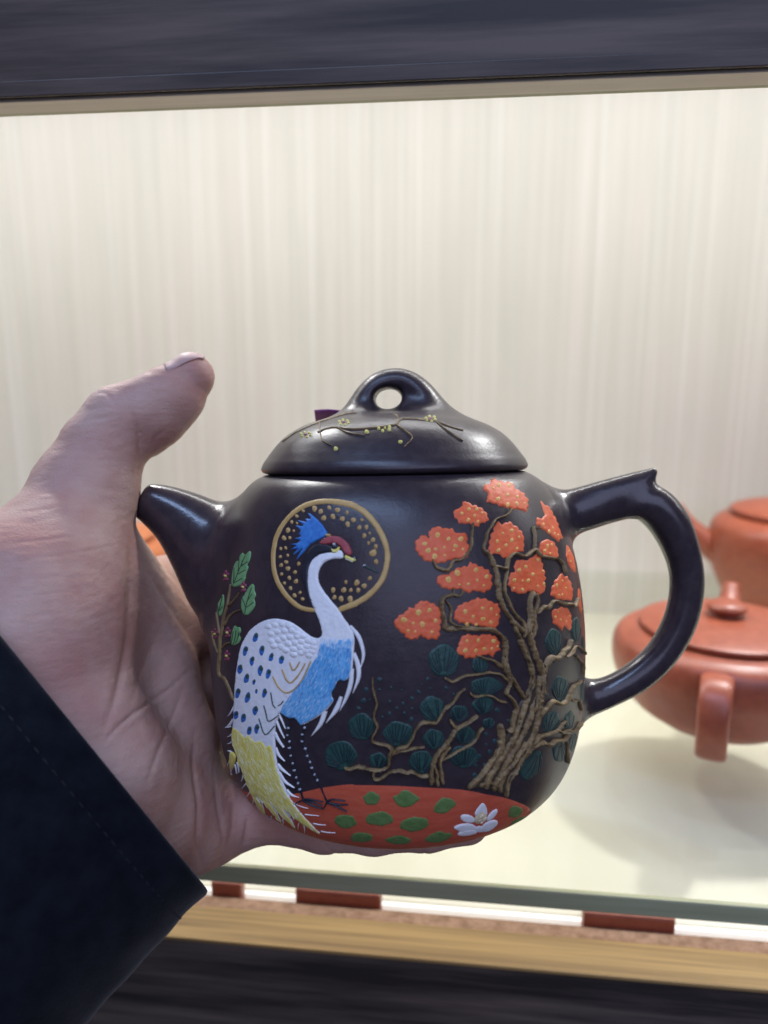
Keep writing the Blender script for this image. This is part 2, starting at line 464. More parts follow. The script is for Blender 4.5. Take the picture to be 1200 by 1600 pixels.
# ------------------------------------------------------------------ the teapot's implicit shapes
prof = catmull([(0, 0.6), (36, 0.6), (39.3, 0.0), (43.6, 1.3), (49.0, 5.6), (53.0, 12.0), (55.8, 21), (57.3, 33), (57.8, 47), (57.1, 60),
                (55.3, 72), (52.3, 83), (48.6, 91.5), (44.6, 97.0), (40.5, 99.6), (38, 100)], 6)
prof = np.vstack([prof, [[0, 100]]])
rev_body = Revolve(prof, 100, -20, 150)
HANDLE = [(855, 806, 38), (905, 803, 29), (950, 796, 22), (985, 787, 24), (1017, 788, 31), (1047, 820, 31), (1068, 872, 27), (1073, 920, 26),
          (1062, 972, 26), (1035, 1020, 25), (997, 1056, 24.5), (955, 1079, 24), (915, 1092, 28), (890, 1100, 30)]
hp = catmull([(*pot_plane(u, v), r*0.2) for u, v, r in HANDLE], 7)
TIP = catmull([(*pot_plane(868, 801), 5.6), (*pot_plane(930, 781), 5.3), (*pot_plane(985, 761), 4.3), (*pot_plane(1008, 748), 2.8), (*pot_plane(1020, 738), 1.4)], 5)
SPOUT = [(225, 783, 27), (252, 794, 36.5), (288, 816, 49), (330, 852, 68), (385, 900, 98)]
sp = catmull([(*pot_plane(u, v), r*0.2) for u, v, r in SPOUT], 6)
s_tip = sp[0, :3]; s_dir = (sp[6, :3]-sp[0, :3]); s_dir /= np.linalg.norm(s_dir)
def f_pot(P):
    P = np.asarray(P, np.float32)
    f = rev_body(np.hypot(P[:, 0], P[:, 1]), P[:, 2])
    ih = np.where((P[:, 0] > 22) & (np.abs(P[:, 1]) < 30))[0]
    if len(ih):
        A = P[ih]; h = np.full(len(A), 1e3, np.float32)
        for a, b in zip(hp[:-1], hp[1:]):
            h = np.minimum(h, capsule(A, a[:3], b[:3], a[3], b[3]))
        h2 = np.full(len(A), 1e3, np.float32)
        for a, b in zip(TIP[:-1], TIP[1:]):
            h2 = np.minimum(h2, capsule(A, a[:3], b[:3], a[3], b[3]))
        f[ih] = smin(f[ih], smin(h, h2, 3.0), 7.0)
    js = np.where((P[:, 0] < -12) & (np.abs(P[:, 1]) < 46))[0]
    if len(js):
        A = P[js]; s = np.full(len(A), 1e3, np.float32)
        Q = A.copy(); Q[:, 1] *= 1.12
        for a, b in zip(sp[:-1], sp[1:]):
            s = np.minimum(s, capsule(Q, a[:3], b[:3], a[3], b[3]))
        s = smax(s, -((A - s_tip) @ s_dir) - 0.8, 1.5)
        s = smax(s, -capsule(A, s_tip-6*s_dir, s_tip+22*s_dir, 3.0, 3.4), 1.0)
        f[js] = smin(f[js], s, 9.0)
    return f

def lidp(u, v): return pot_plane(u, v)
lid_prof = catmull([(37.5, 99.9), (40.0, 100.4), (40.9, 101.2), (40.95, 102.0), (40.6, 102.9), (40.1, 103.8), (39.2, 105.0), (37.7, 107.0), (35.3, 109.8), (32.1, 112.4), (28, 114.6),
                    (23.2, 116.3), (18, 117.5), (10, 118.3), (0, 118.6)], 6)
lid_prof = np.vstack([[[0, 99.9]], lid_prof])
rev_lid = Revolve(lid_prof, 70, 80, 150)
KN = [pot_plane(553, 673), pot_plane(569, 632), pot_plane(592, 604), pot_plane(621, 596), pot_plane(647, 609), pot_plane(669, 640), pot_plane(688, 674)]
KR = [4.8, 4.6, 4.2, 4.0, 4.6, 5.6, 6.0]
KC = catmull([(*p, r) for p, r in zip(KN, KR)], 7)
KF = [pot_plane(596, 632), pot_plane(640, 634)]
HOLE = pot_plane(607, 624)
def f_lid(P):
    P = np.asarray(P, np.float32)
    f = rev_lid(np.hypot(P[:, 0], P[:, 1]), P[:, 2])
    Q = P.copy(); Q[:, 1] *= 0.62
    k = np.full(len(P), 1e3, np.float32)
    for a, b in zip(KC[:-1], KC[1:]):
        k = np.minimum(k, capsule(Q, a[:3], b[:3], a[3], b[3]))
    k = smin(k, capsule(Q, KF[0], KF[1], 4.2, 4.6), 2.0)
    f = smin(f, k, 6.0)
    hx = np.stack([(P[:, 0]-HOLE[0]-0.05*P[:, 1])/1.25, P[:, 2]-HOLE[2]], 1)
    return smax(f, -(np.hypot(hx[:, 0], hx[:, 1]) - 3.3), 1.6)

# ------------------------------------------------------------------ map from the picture onto the pot's surface (for placing the painted relief)
U0, V0, DU = 310, 560, 2.0
NU, NV = 312, 390
uu, vv = np.meshgrid(U0 + DU*np.arange(NU), V0 + DU*np.arange(NV), indexing='ij')
RD = ray_pot(uu.ravel(), vv.ravel())
f_all = lambda P: np.minimum(f_pot(P), f_lid(P))
tt = np.full(len(RD), 150.0); alive = np.ones(len(RD), bool)
for it in range(70):
    ix = np.where(alive)[0]
    if not len(ix): break
    d = f_all((CAM_P + RD[ix]*tt[ix, None]).astype(np.float32))
    tt[ix] += d*0.9
    alive[ix] = (np.abs(d) > 0.01) & (tt[ix] < 360)
hit = tt < 340
MP = (CAM_P + RD*tt[:, None])
MN = np.zeros_like(MP); MN[hit] = grad(f_all, MP[hit].astype(np.float32))
MN /= np.maximum(np.linalg.norm(MN, axis=1, keepdims=True), 1e-6)
MAPP = MP.reshape(NU, NV, 3); MAPN = MN.reshape(NU, NV, 3); HIT = hit.reshape(NU, NV).copy()
for it in range(14):                                  # extend past the outline so edge strokes clamp to it
    acc = np.zeros_like(MAPP); an = np.zeros_like(MAPN); c = np.zeros((NU, NV))
    for dx, dy in ((1, 0), (-1, 0), (0, 1), (0, -1)):
        h = np.roll(HIT, (dx, dy), (0, 1))
        acc += np.roll(MAPP, (dx, dy), (0, 1))*h[..., None]; an += np.roll(MAPN, (dx, dy), (0, 1))*h[..., None]; c += h
    new = (~HIT) & (c > 0)
    MAPP[new] = acc[new]/c[new][:, None]; MAPN[new] = an[new]/c[new][:, None]
    HIT |= new
ULAST = np.array([U0 + DU*(np.where(hit.reshape(NU, NV)[:, j] & (MP.reshape(NU, NV, 3)[:, j, 0]**2 + MP.reshape(NU, NV, 3)[:, j, 1]**2 < 60.0**2))[0].max() if hit.reshape(NU, NV)[:, j].any() else NU) for j in range(NV)], float)
def surf(uv):
    uv = np.array(uv, float)
    uv[:, 0] = np.minimum(uv[:, 0], np.interp(uv[:, 1], V0 + DU*np.arange(NV), ULAST) - 4.0)
    x = np.clip((uv[:, 0]-U0)/DU, 0, NU-1.001); y = np.clip((uv[:, 1]-V0)/DU, 0, NV-1.001)
    i = x.astype(int); j = y.astype(int); fx = (x-i)[:, None]; fy = (y-j)[:, None]
    def bl(A): return (A[i, j]*(1-fx)+A[i+1, j]*fx)*(1-fy) + (A[i, j+1]*(1-fx)+A[i+1, j+1]*fx)*fy
    n = bl(MAPN); n /= np.maximum(np.linalg.norm(n, axis=1, keepdims=True), 1e-6)
    return bl(MAPP), n

CROP = {'A': (320, 740, 3.75), 'B': (320, 1020, 3.75), 'C': (600, 740, 1200/330), 'D': (520, 1020, 1200/410), 'R': (440, 780, 20/3),
        'W': (340, 940, 5), 'T': (330, 1130, 5), 'S2': (600, 740, 20/3), 'S3': (740, 740, 20/3), 'S4': (600, 900, 20/3), 'S5': (750, 900, 20/3),
        'S6': (500, 1050, 20/3), 'S7': (640, 1060, 20/3), 'S8': (780, 1060, 7.5), 'L': (640, 1200, 4), 'F': (300, 850, 985/160),
        'K': (720, 1000, 1200/220), 'H': (400, 560, 1200/440), 'P': (0, 0, 1)}
def px(crop, pts):
    x0, y0, s = CROP[crop]
    return [(x0 + p[0]/s, y0 + p[1]/s) for p in pts]

rng = random.Random(7)
def lift(uv, h):
    p, n = surf(uv)
    return (p + n*np.asarray(h)[:, None])/1000.0

def inside_poly(pts, poly):
    pts = np.asarray(pts); poly = np.asarray(poly)
    r = np.zeros(len(pts), bool)
    for a, b in zip(poly, np.roll(poly, -1, 0)):
        c = (a[1] > pts[:, 1]) != (b[1] > pts[:, 1])
        with np.errstate(divide='ignore', invalid='ignore'):
            r ^= c & (pts[:, 0] < (b[0]-a[0])*(pts[:, 1]-a[1])/(b[1]-a[1]) + a[0])
    return r
def dist_poly(pts, poly, closed=True):
    pts = np.asarray(pts, float); poly = np.asarray(poly, float)
    d = np.full(len(pts), 1e9)
    segs = list(zip(poly, np.roll(poly, -1, 0))) if closed else list(zip(poly[:-1], poly[1:]))
    for a, b in segs:
        ab = b-a; t = np.clip(((pts-a) @ ab)/max(ab @ ab, 1e-9), 0, 1)
        d = np.minimum(d, np.linalg.norm(pts-a-t[:, None]*ab, axis=1))
    return d
def chaikin(p, n=1):
    p = np.asarray(p, float)
    for _ in range(n):
        q = np.roll(p, -1, 0)
        p = np.stack([0.75*p+0.25*q, 0.25*p+0.75*q], 1).reshape(-1, 2)
    return p
def resample(p, s):
    out = []
    for a, b in zip(p, np.roll(p, -1, 0)):
        n = max(1, int(np.linalg.norm(b-a)/s))
        for k in range(n): out.append(a + (b-a)*k/n)
    return np.array(out)

def patch(name, poly, mat, parent, h=0.35, base=0.0, smooth=1, step=2.6, edge=1.6, nz=0.0, nscale=0.12, label=None, dome=0.0):
    """A painted raised patch of enamel lying on the pot: polygon in picture pixels, height in mm."""
    poly = chaikin(poly, smooth) if smooth else np.asarray(poly, float)
    poly = resample(poly, step)
    lo, hi = poly.min(0), poly.max(0)
    gx, gy = np.meshgrid(np.arange(lo[0], hi[0], step), np.arange(lo[1], hi[1], step*0.87))
    gx = gx + (np.arange(gx.shape[0]) % 2)[:, None]*step*0.5
    g = np.stack([gx.ravel(), gy.ravel()], 1)
    if len(g):
        g = g[inside_poly(g, poly)]
    t = np.roll(poly, -1, 0) - np.roll(poly, 1, 0)
    n = np.stack([-t[:, 1], t[:, 0]], 1); n /= np.maximum(np.linalg.norm(n, axis=1, keepdims=True), 1e-6)
    ring = np.concatenate([poly+n*edge*0.6, poly-n*edge*0.6]); ring = ring[inside_poly(ring, poly)]
    if len(ring):
        ring = ring[dist_poly(ring, poly) > edge*0.4]
    if len(g): g = g[dist_poly(g, poly) > edge]
    inner = np.concatenate([x for x in (ring, g) if len(x)]) if (len(ring) or len(g)) else poly.mean(0)[None]
    allp = np.concatenate([poly, inner]); m = len(poly)
    res = delaunay_2d_cdt([Vector(p) for p in allp], [(i, (i+1) % m) for i in range(m)], [], 1, 1e-4)
    vs = np.array([(v.x, v.y) for v in res[0]]); fs = res[2]
    d = dist_poly(vs, poly)
    k = np.clip(d/edge, 0, 1); k = np.sqrt(1-(1-k)**2)
    hh = base - 0.10 + (h+0.10)*k
    if dome: hh += dome*np.clip(d/max(d.max(), 1e-3), 0, 1)
    if nz:
        hh += k*nz*np.array([noise.noise(Vector((x*nscale, y*nscale, 3.1))) for x, y in vs])
    o = mesh_obj(name, lift(vs, hh), [tuple(reversed(f)) for f in fs], mat, parent)
    if label: o['label'] = label
    return o

PROF = np.array([-1, -0.86, -0.5, 0, 0.5, 0.86, 1.0])
def stroke_geo(pts, w, h, base=0.0, seg=3.0, rough=0.0, taper=(1, 1), ridge=0.0, sm=3, seed=0):
    """ribbon with a rounded section following the pot; pts and widths in picture pixels."""
    pts = np.asarray(pts, float)
    w = np.asarray(w if hasattr(w, '__len__') else [w]*len(pts), float)
    if len(w) != len(pts): w = np.interp(np.linspace(0, 1, len(pts)), np.linspace(0, 1, len(w)), w)
    c = catmull(np.column_stack([pts, w]), sm) if len(pts) > 2 else np.column_stack([pts, w])
    L = np.concatenate([[0], np.cumsum(np.linalg.norm(np.diff(c[:, :2], axis=0), axis=1))])
    n = max(3, int(L[-1]/seg)+1)
    s = np.linspace(0, L[-1], n)
    x = np.interp(s, L, c[:, 0]); y = np.interp(s, L, c[:, 1]); ww = np.interp(s, L, c[:, 2])*0.5
    T = np.stack([np.gradient(x), np.gradient(y)], 1); T /= np.maximum(np.linalg.norm(T, axis=1, keepdims=True), 1e-9)
    N = np.stack([-T[:, 1], T[:, 0]], 1)
    e = np.linspace(0, 1, n)
    tp = np.minimum(np.clip(e/0.12, 0, 1) if taper[0] == 0 else 1, 1)*np.ones(n)
    if taper[0] == 0: tp = np.sqrt(np.clip(e/0.5, 0.0, 1))
    if taper[1] == 0: tp = tp*np.clip((1-e)/0.75, 0.02, 1)**0.8
    if taper[0] == 1: tp = tp*np.sqrt(np.clip((s+1.0)/np.maximum(ww, 0.5)/1.2, 0.25, 1))
    if taper[1] == 1: tp = tp*np.sqrt(np.clip((L[-1]-s+1.0)/np.maximum(ww, 0.5)/1.2, 0.25, 1))
    V = []; F = []
    m = len(PROF)
    for i in range(n):
        for j, p in enumerate(PROF):
            k = ww[i]*tp[i]
            if rough:
                k *= 0.9 + rough*(noise.noise(Vector((s[i]*0.11+seed*7.3, 2.0*math.copysign(1, p) + seed, 0.5)))*1.2 + noise.noise(Vector((s[i]*0.33+seed*3.1, 5.0*math.copysign(1, p) + seed, 1.5)))*0.8)
            hh = h*tp[i]**0.7*math.sqrt(max(0, 1-p*p))
            if ridge: hh *= 1 + ridge*(noise.noise(Vector((s[i]*0.06+seed, p*2.2, seed*1.7)))*1.2 + noise.noise(Vector((s[i]*0.30+seed, p*1.5, seed*2.7)))*0.8)
            if abs(p) == 1: hh = -0.12
            V.append((x[i]+N[i, 0]*p*k, y[i]+N[i, 1]*p*k, base+hh))
    for i in range(n-1):
        for j in range(m-1):
            a = i*m+j
            F.append((a, a+1, a+m+1, a+m))
    return np.array(V), F
def stroke(name, pts, w, mat, parent, h=0.35, label=None, **k):
    V, F = stroke_geo(pts, w, h, **k)
    o = mesh_obj(name, lift(V[:, :2], V[:, 2]), F, mat, parent)
    if label: o['label'] = label
    return o
def strokes(name, lst, mat, parent, h=0.3, **k):      # many hair-fine brush marks joined into one part
    VV, FF, n = [], [], 0
    for pts, w in lst:
        V, F = stroke_geo(pts, w, h, **k)
        VV.append(V); FF += [tuple(i+n for i in f) for f in F]; n += len(V)
    V = np.concatenate(VV)
    o = mesh_obj(name, lift(V[:, :2], V[:, 2]), FF, mat, parent)
    o['kind'] = 'stuff'
    return o
def dot(name, c, rx, ry, mat, parent, h=0.3, base=0.0, rot=0.0, wob=0.08, rings=3, nseg=12, label=None):
    V = [(c[0], c[1], base+h)]; F = []
    ph = rng.random()*6
    for r in range(1, rings+1):
        q = r/rings
        hh = base + h*math.sqrt(max(0, 1-q*q)) if r < rings else base-0.1
        for s in range(nseg):
            a = 2*math.pi*s/nseg
            k = q*(1 + wob*math.sin(2*a+ph) + wob*0.7*math.sin(3*a+ph*2))
            x, y = rx*k*math.cos(a), ry*k*math.sin(a)
            V.append((c[0]+x*math.cos(rot)-y*math.sin(rot), c[1]+x*math.sin(rot)+y*math.cos(rot), hh))
    for s in range(nseg):
        F.append((0, 1+(s+1) % nseg, 1+s))
        for r in range(rings-1):
            a = 1+r*nseg
            F.append((a+s, a+(s+1) % nseg, a+nseg+(s+1) % nseg, a+nseg+s))
    V = np.array(V)
    o = mesh_obj(name, lift(V[:, :2], V[:, 2]), F, mat, parent)
    if label: o['label'] = label
    return o

# ------------------------------------------------------------------ the display cabinet (large structure)
cab = empty('display_cabinet')
tag(cab, 'lit display cabinet with pale striped back panel and dark wood boards above and below', 'cabinet')
XL, XR = -1.3, 1.3
box('back_panel', XL, XR, 0.692, 0.712, -0.06, 0.62, M['panel'], cab, 0)
box('lower_board', XL, XR, 0.291, 0.6915, -0.062, -0.040, M['cream'], cab, 0)
box('upper_board', XL, XR, 0.248, 0.2606, 0.2705, 0.50, M['dark_wood'], cab, 0.0012)
box('board_edging', XL, XR, 0.2490, 0.2604, 0.2690, 0.2702, M['pale_edge'], cab, 0.0003)
box('ceiling_board', XL, XR, 0.2690, 0.6915, 0.47, 0.49, M['cream'], cab, 0)
box('ceiling_glass_edge', XL, XR, 0.2608, 0.2645, 0.2694, 0.2790, M['glass_edge'], cab, 0.0006)
box('edge_band', XL, XR, 0.2466, 0.2479, 0.2698, 0.2745, M['dark_wood'], cab, 0.0004)
box('front_board', XL, XR, 0.2545, 0.2717, -0.40, -0.0365, M['dark_wood'], cab, 0.0008)
box('oak_edging', XL, XR, 0.2530, 0.2715, -0.0362, -0.0345, M['oak'], cab, 0.0006)
box('chipboard_strip', XL, XR, 0.2719, 0.2800, -0.062, -0.0360, M['chip'], cab, 0.0005)
box('groove_board', XL, XR, 0.2802, 0.2908, -0.062, -0.0486, M['cream'], cab, 0)
led = empty('light_strip', Matrix.Translation((0, 0.2893, -0.0484)))
tag(led, 'white glowing light strip lying under the front edge of the glass shelf', 'strip light')
box('metal_channel', XL, XR, -0.0014, 0.0014, 0.0000, 0.0020, M['alu'], led, 0.0003)
box('diffuser', XL, XR, -0.0012, 0.0012, 0.0021, 0.0080, M['led'], led, 0.0004)

shelf = empty('glass_shelf', Matrix.Translation((0, 0.2517, 0)))
tag(shelf, 'thick clear glass shelf with green front edge carrying the red clay teapots', 'glass shelf')
box('pane', XL, XR, 0.0025, 0.4395, -0.0074, 0, M['glass'], shelf, 0)
box('front_edge', XL, XR, 0.0, 0.0024, -0.0074, 0, M['glass_edge'], shelf, 0.0007)

BLK = [((318, 1412), (368, 1414), 'short red piece under the shelf edge, nearest the dark sleeve'),
       ((455, 1418), (592, 1428), 'red piece under the shelf edge, beneath the held teapot'),
       ((912, 1440), (1057, 1452), 'red piece under the shelf edge, rightmost of the three')]
for (a, b, lab) in BLK:  # solid red pieces standing in front of the light strip
    pa = on_plane_z(*a, -0.034); pb = on_plane_z(*b, -0.034)
    x0, x1 = pa[0], pb[0]
    t = empty('red_piece', Matrix.Translation(((x0+x1)/2, 0.2840, -0.0484)))
    tag(t, lab, 'block', 'red pieces under the glass edge')
    w = (x1-x0)/2
    box('block_body', -w, w, -0.0032, 0.0032, 0.0010, 0.0180, M['red_clay'], t, 0.0012)
    box('block_foot', -w*0.96, w*0.96, -0.0029, 0.0029, 0.0001, 0.0009, M['red_clay'], t, 0)

# ------------------------------------------------------------------ red clay teapots on the shelf
def lathe(name, prof2, mat, parent, seg=72, sm=6, tf=None):
    c = catmull(prof2, sm); V = []; F = []
    for r, z in c:
        for k in range(seg):
            a = 2*math.pi*k/seg
            V.append((max(r, 1e-5)*math.cos(a), max(r, 1e-5)*math.sin(a), z))
    n = len(c)
    for i in range(n-1):
        for k in range(seg):
            k2 = (k+1) % seg
            F.append((i*seg+k, i*seg+k2, (i+1)*seg+k2, (i+1)*seg+k))
    return mesh_obj(name, V, F, mat, parent)
def sweep(name, path, half, mat, parent, seg=24, power=2.6):
    """tube along path (points), half = list of (width, thickness) per point; superelliptic section."""
    c = catmull([(*p, *h) for p, h in zip(path, half)], 8)
    P = c[:, :3]; n = len(P)
    T = np.gradient(P, axis=0); T /= np.linalg.norm(T, axis=1, keepdims=True)
    side = np.array([0, 1.0, 0])
    V = []; F = []
    for i in range(n):
        s = side - (side @ T[i])*T[i]; s /= np.linalg.norm(s)
        b = np.cross(T[i], s)
        for k in range(seg):
            a = 2*math.pi*k/seg
            ca, sa = math.cos(a), math.sin(a)
            x = math.copysign(abs(ca)**(2/power), ca)*c[i, 3]; y = math.copysign(abs(sa)**(2/power), sa)*c[i, 4]
            V.append(P[i]+s*x+b*y)
    for i in range(n-1):
        for k in range(seg):
            k2 = (k+1) % seg
            F.append((i*seg+k, i*seg+k2, (i+1)*seg+k2, (i+1)*seg+k))
    F.append(tuple(range(seg))[::-1]); F.append(tuple((n-1)*seg+k for k in range(seg)))
    return mesh_obj(name, V, F, mat, parent)

def clay_teapot(u, v, R, H, rot, mat, label, knob='bar', kr=90, profile=None, strap=True):
    p = on_plane_z(u, v, 0.0)
    t = empty('clay_teapot', Matrix.Translation((p[0], p[1], 0.0004)) @ Matrix.Rotation(rot, 4, 'Z'))
    tag(t, label, 'teapot', 'red clay teapots on the glass shelf')
    pr = profile or [(0.0, 0.0), (0.52, 0.0), (0.62, 0.03), (0.82, 0.20), (0.96, 0.47), (1.0, 0.69), (0.97, 0.86), (0.88, 0.94), (0.80, 0.965), (0.755, 0.975)]
    lathe('pot_body', [(r*R, z*H) for r, z in pr], mat, t)
    lid = lathe('lid', [(0.70*R, 0.955*H), (0.755*R, 0.985*H), (0.765*R, 1.02*H), (0.745*R, 1.045*H), (0.60*R, 1.085*H), (0.35*R, 1.125*H), (0.0, 1.14*H)], mat, t)
    if knob == 'bar':
        kb = sweep('knob', [(-0.17*R, 0, 1.19*H), (-0.09*R, 0, 1.21*H), (0, 0, 1.215*H), (0.09*R, 0, 1.21*H), (0.17*R, 0, 1.19*H)],
              [(0.05*R, 0.045*R), (0.095*R, 0.08*R), (0.105*R, 0.088*R), (0.095*R, 0.08*R), (0.05*R, 0.045*R)], mat, lid, power=2)
        kb.rotation_euler = (0, 0, RAD(kr))
    elif knob == 'button':
        lathe('knob', [(0.13*R, 1.12*H), (0.115*R, 1.155*H), (0.165*R, 1.19*H), (0.18*R, 1.23*H), (0.135*R, 1.275*H), (0.055*R, 1.295*H), (0.0, 1.298*H)], mat, lid, 40)
    else:
        lathe('knob', [(0.10*R, 1.12*H), (0.09*R, 1.17*H), (0.16*R, 1.24*H), (0.15*R, 1.30*H), (0.0, 1.33*H)], mat, lid, 32)
    # handle on -X side, spout on +X side
    if strap:
        sweep('handle', [(-0.90*R, 0, 0.80*H), (-1.13*R, 0, 0.845*H), (-1.27*R, 0, 0.72*H), (-1.30*R, 0, 0.48*H), (-1.20*R, 0, 0.22*H), (-1.00*R, 0, 0.16*H), (-0.70*R, 0, 0.24*H)],
              [(0.135*R, 0.07*R), (0.13*R, 0.062*R), (0.125*R, 0.06*R), (0.12*R, 0.058*R), (0.122*R, 0.055*R), (0.115*R, 0.055*R), (0.115*R, 0.06*R)], mat, t, power=3.2)
    sweep('spout', [(0.72*R, 0, 0.50*H), (1.02*R, 0, 0.66*H), (1.25*R, 0, 0.83*H), (1.42*R, 0, 1.02*H)],
          [(0.28*R, 0.22*R), (0.18*R, 0.16*R), (0.12*R, 0.11*R), (0.085*R, 0.08*R)], mat, t, power=2)
    return t
def face_cam(u, v):
    p = on_plane_z(u, v, 0.0)
    return math.atan2(p[1], p[0])
clay_teapot(1120, 1118, 0.0565, 0.050, face_cam(1120, 1118)-RAD(1), M['red_clay'],
            'squat red clay teapot behind the dark handle, its strap handle facing out', knob='button')
clay_teapot(1228, 950, 0.060, 0.074, RAD(172), M['red_clay'],
            'red clay teapot cut off by the right picture edge, short spout pointing left', knob='ball')
clay_teapot(142, 962, 0.066, 0.060, RAD(60), M['orange_clay'],
            'orange clay teapot mostly hidden behind the holding hand', knob='ball')

# ------------------------------------------------------------------ the held teapot
pot = empty('painted_teapot', POT_M)
tag(pot, 'dark clay teapot held in the hand, painted with white crane and red blossom trees', 'teapot')
V, Q = surface_nets(f_pot, (-95, -64, -4), (104, 64, 106), 1.5)
V = project(f_pot, V, 2); V, Q = subdivide(V, Q); V = project(f_pot, V, 2)
N = grad(f_pot, V); N /= np.linalg.norm(N, axis=1, keepdims=True)
body = quads_obj('pot_body', V/1000, Q, M['clay_body'], pot, N)
# handle and spout are burnished more than the body: second material slot by distance from the body of revolution
body.data.materials.append(M['clay'])
rb = rev_body(np.hypot(V[:, 0], V[:, 1]), V[:, 2])
mi = (rb[Q].mean(1) > 2.2).astype(np.int32)
body.data.polygons.foreach_set('material_index', mi)
V, Q = surface_nets(f_lid, (-46, -46, 98), (46, 46, 138), 1.1)
V = project(f_lid, V, 2); V, Q = subdivide(V, Q); V = project(f_lid, V, 2)
N = grad(f_lid, V, 0.15); N /= np.linalg.norm(N, axis=1, keepdims=True)
lid = quads_obj('lid', V/1000, Q, M['clay_body'], pot, N)
tv = []; tf = []
for i in range(96):
    a = 2*math.pi*i/96
    for j in range(8):
        b = 2*math.pi*j/8
        r = 0.0413 + 0.0006*math.cos(b)
        tv.append((r*math.cos(a), r*math.sin(a), 0.0007 + 0.0006*math.sin(b)))
for i in range(96):
    for j in range(8):
        tf.append((i*8+j, ((i+1) % 96)*8+j, ((i+1) % 96)*8+(j+1) % 8, i*8+(j+1) % 8))
mesh_obj('foot_ring', tv, tf, M['foot'], pot)

# ---- red ground with lily pads and a lotus
top = px('T', [(105, 440), (135, 470), (220, 515), (300, 532), (450, 545), (600, 548), (720, 525), (820, 500), (900, 485), (1000, 470), (1100, 462)]) + \
      px('D', [(100, 596), (200, 597), (300, 600), (435, 607), (520, 612), (620, 622), (700, 640), (780, 655), (850, 680), (895, 703), (912, 730), (914, 748)])
tp = catmull(top, 4)
p3, _ = surf(tp)
th = np.arctan2(p3[:, 1], p3[:, 0]); zt = p3[:, 2]
od = np.argsort(th); th, zt = th[od], zt[od]
ROWS = 14
gv, gf = [], []
lowp = prof[(prof[:, 1] < 40) & (prof[:, 0] > 40)]
def rad_at(z): return np.interp(z, lowp[:, 1], lowp[:, 0])
for i in range(len(th)):
    z0 = 0.7
    for j in range(ROWS+1):
        q = j/ROWS
        z = z0 + max(zt[i]-z0, 0.3)*q
        r = rad_at(z) + (0.22 if j < ROWS else -0.1)
        gv.append((r*math.cos(th[i])/1000, r*math.sin(th[i])/1000, z/1000))
for i in range(len(th)-1):
    for j in range(ROWS):
        a = i*(ROWS+1)+j
        gf.append((a, a+ROWS+1, a+ROWS+2, a+1))
ground = mesh_obj('red_ground', gv, gf, M['ground'], pot)
def blob(cx, cy, rx, ry, n=13, j=0.16, rot=0.0, peak=0.25):
    out = []
    for k in range(n):
        a = 2*math.pi*k/n
        q = 1 + rng.uniform(-j, j)
        x, y = rx*q*math.cos(a), ry*q*math.sin(a)
        if y < 0: y *= 1 + peak*max(0, 1-abs(x)/rx*2.5)
        out.append((cx+x*math.cos(rot)-y*math.sin(rot), cy+x*math.sin(rot)+y*math.cos(rot)))
    return out
for (x, y, rx, ry, ro) in [(178, 664, 43, 34, 0), (337, 666, 60, 38, 0), (508, 697, 58, 34, -0.35), (60, 770, 53, 31, 0.1), (215, 759, 64, 34, 0), (373, 782, 66, 33, -0.2),
                           (132, 843, 58, 25, 0), (300, 853, 55, 22, 0), (485, 842, 61, 25, -0.15), (830, 725, 36, 29, -0.5), (852, 765, 50, 14, -0.4)]:
    patch('lily_pad', px('D', blob(x, y, rx, ry, rot=ro)), M['pad'], ground, h=0.12, base=0.2)
patch('lily_pad', px('T', blob(268, 655, 22, 44, rot=-0.7)), M['pad'], ground, h=0.12, base=0.2)
lotus_c = dot('lotus', px('L', [(440, 306)])[0], 10, 9, M['beige'], pot, h=0.25, base=0.45, wob=0.15)
PET = [[(395, 290), (425, 240), (455, 208), (480, 240), (487, 290), (450, 325)], [(478, 305), (510, 265), (545, 248), (548, 275), (520, 310), (480, 335)],
       [(455, 345), (520, 315), (556, 330), (530, 368), (480, 396), (440, 390)], [(313, 292), (350, 282), (400, 300), (412, 332), (370, 342), (320, 325)],
       [(263, 370), (310, 345), (380, 338), (425, 370), (380, 402), (320, 395)], [(288, 415), (320, 385), (400, 372), (432, 400), (350, 421)],
       [(378, 392), (420, 355), (470, 362), (502, 385), (450, 400)]]
for i, q in enumerate(PET):
    patch('petal', px('L', q), M['white'], lotus_c, h=0.16+0.04*(i % 3), base=0.24, step=2.2)
for k in range(9):
    a, r = rng.uniform(0, 6.28), rng.uniform(5, 30)
    x, y = 440+r*math.cos(a), 306+r*0.9*math.sin(a)
    stroke('stamen', px('L', [(x-7, y+4), (x, y), (x+7, y-4)]), 2.0, M['beige'], lotus_c, h=0.3, base=0.6, seg=1.5)

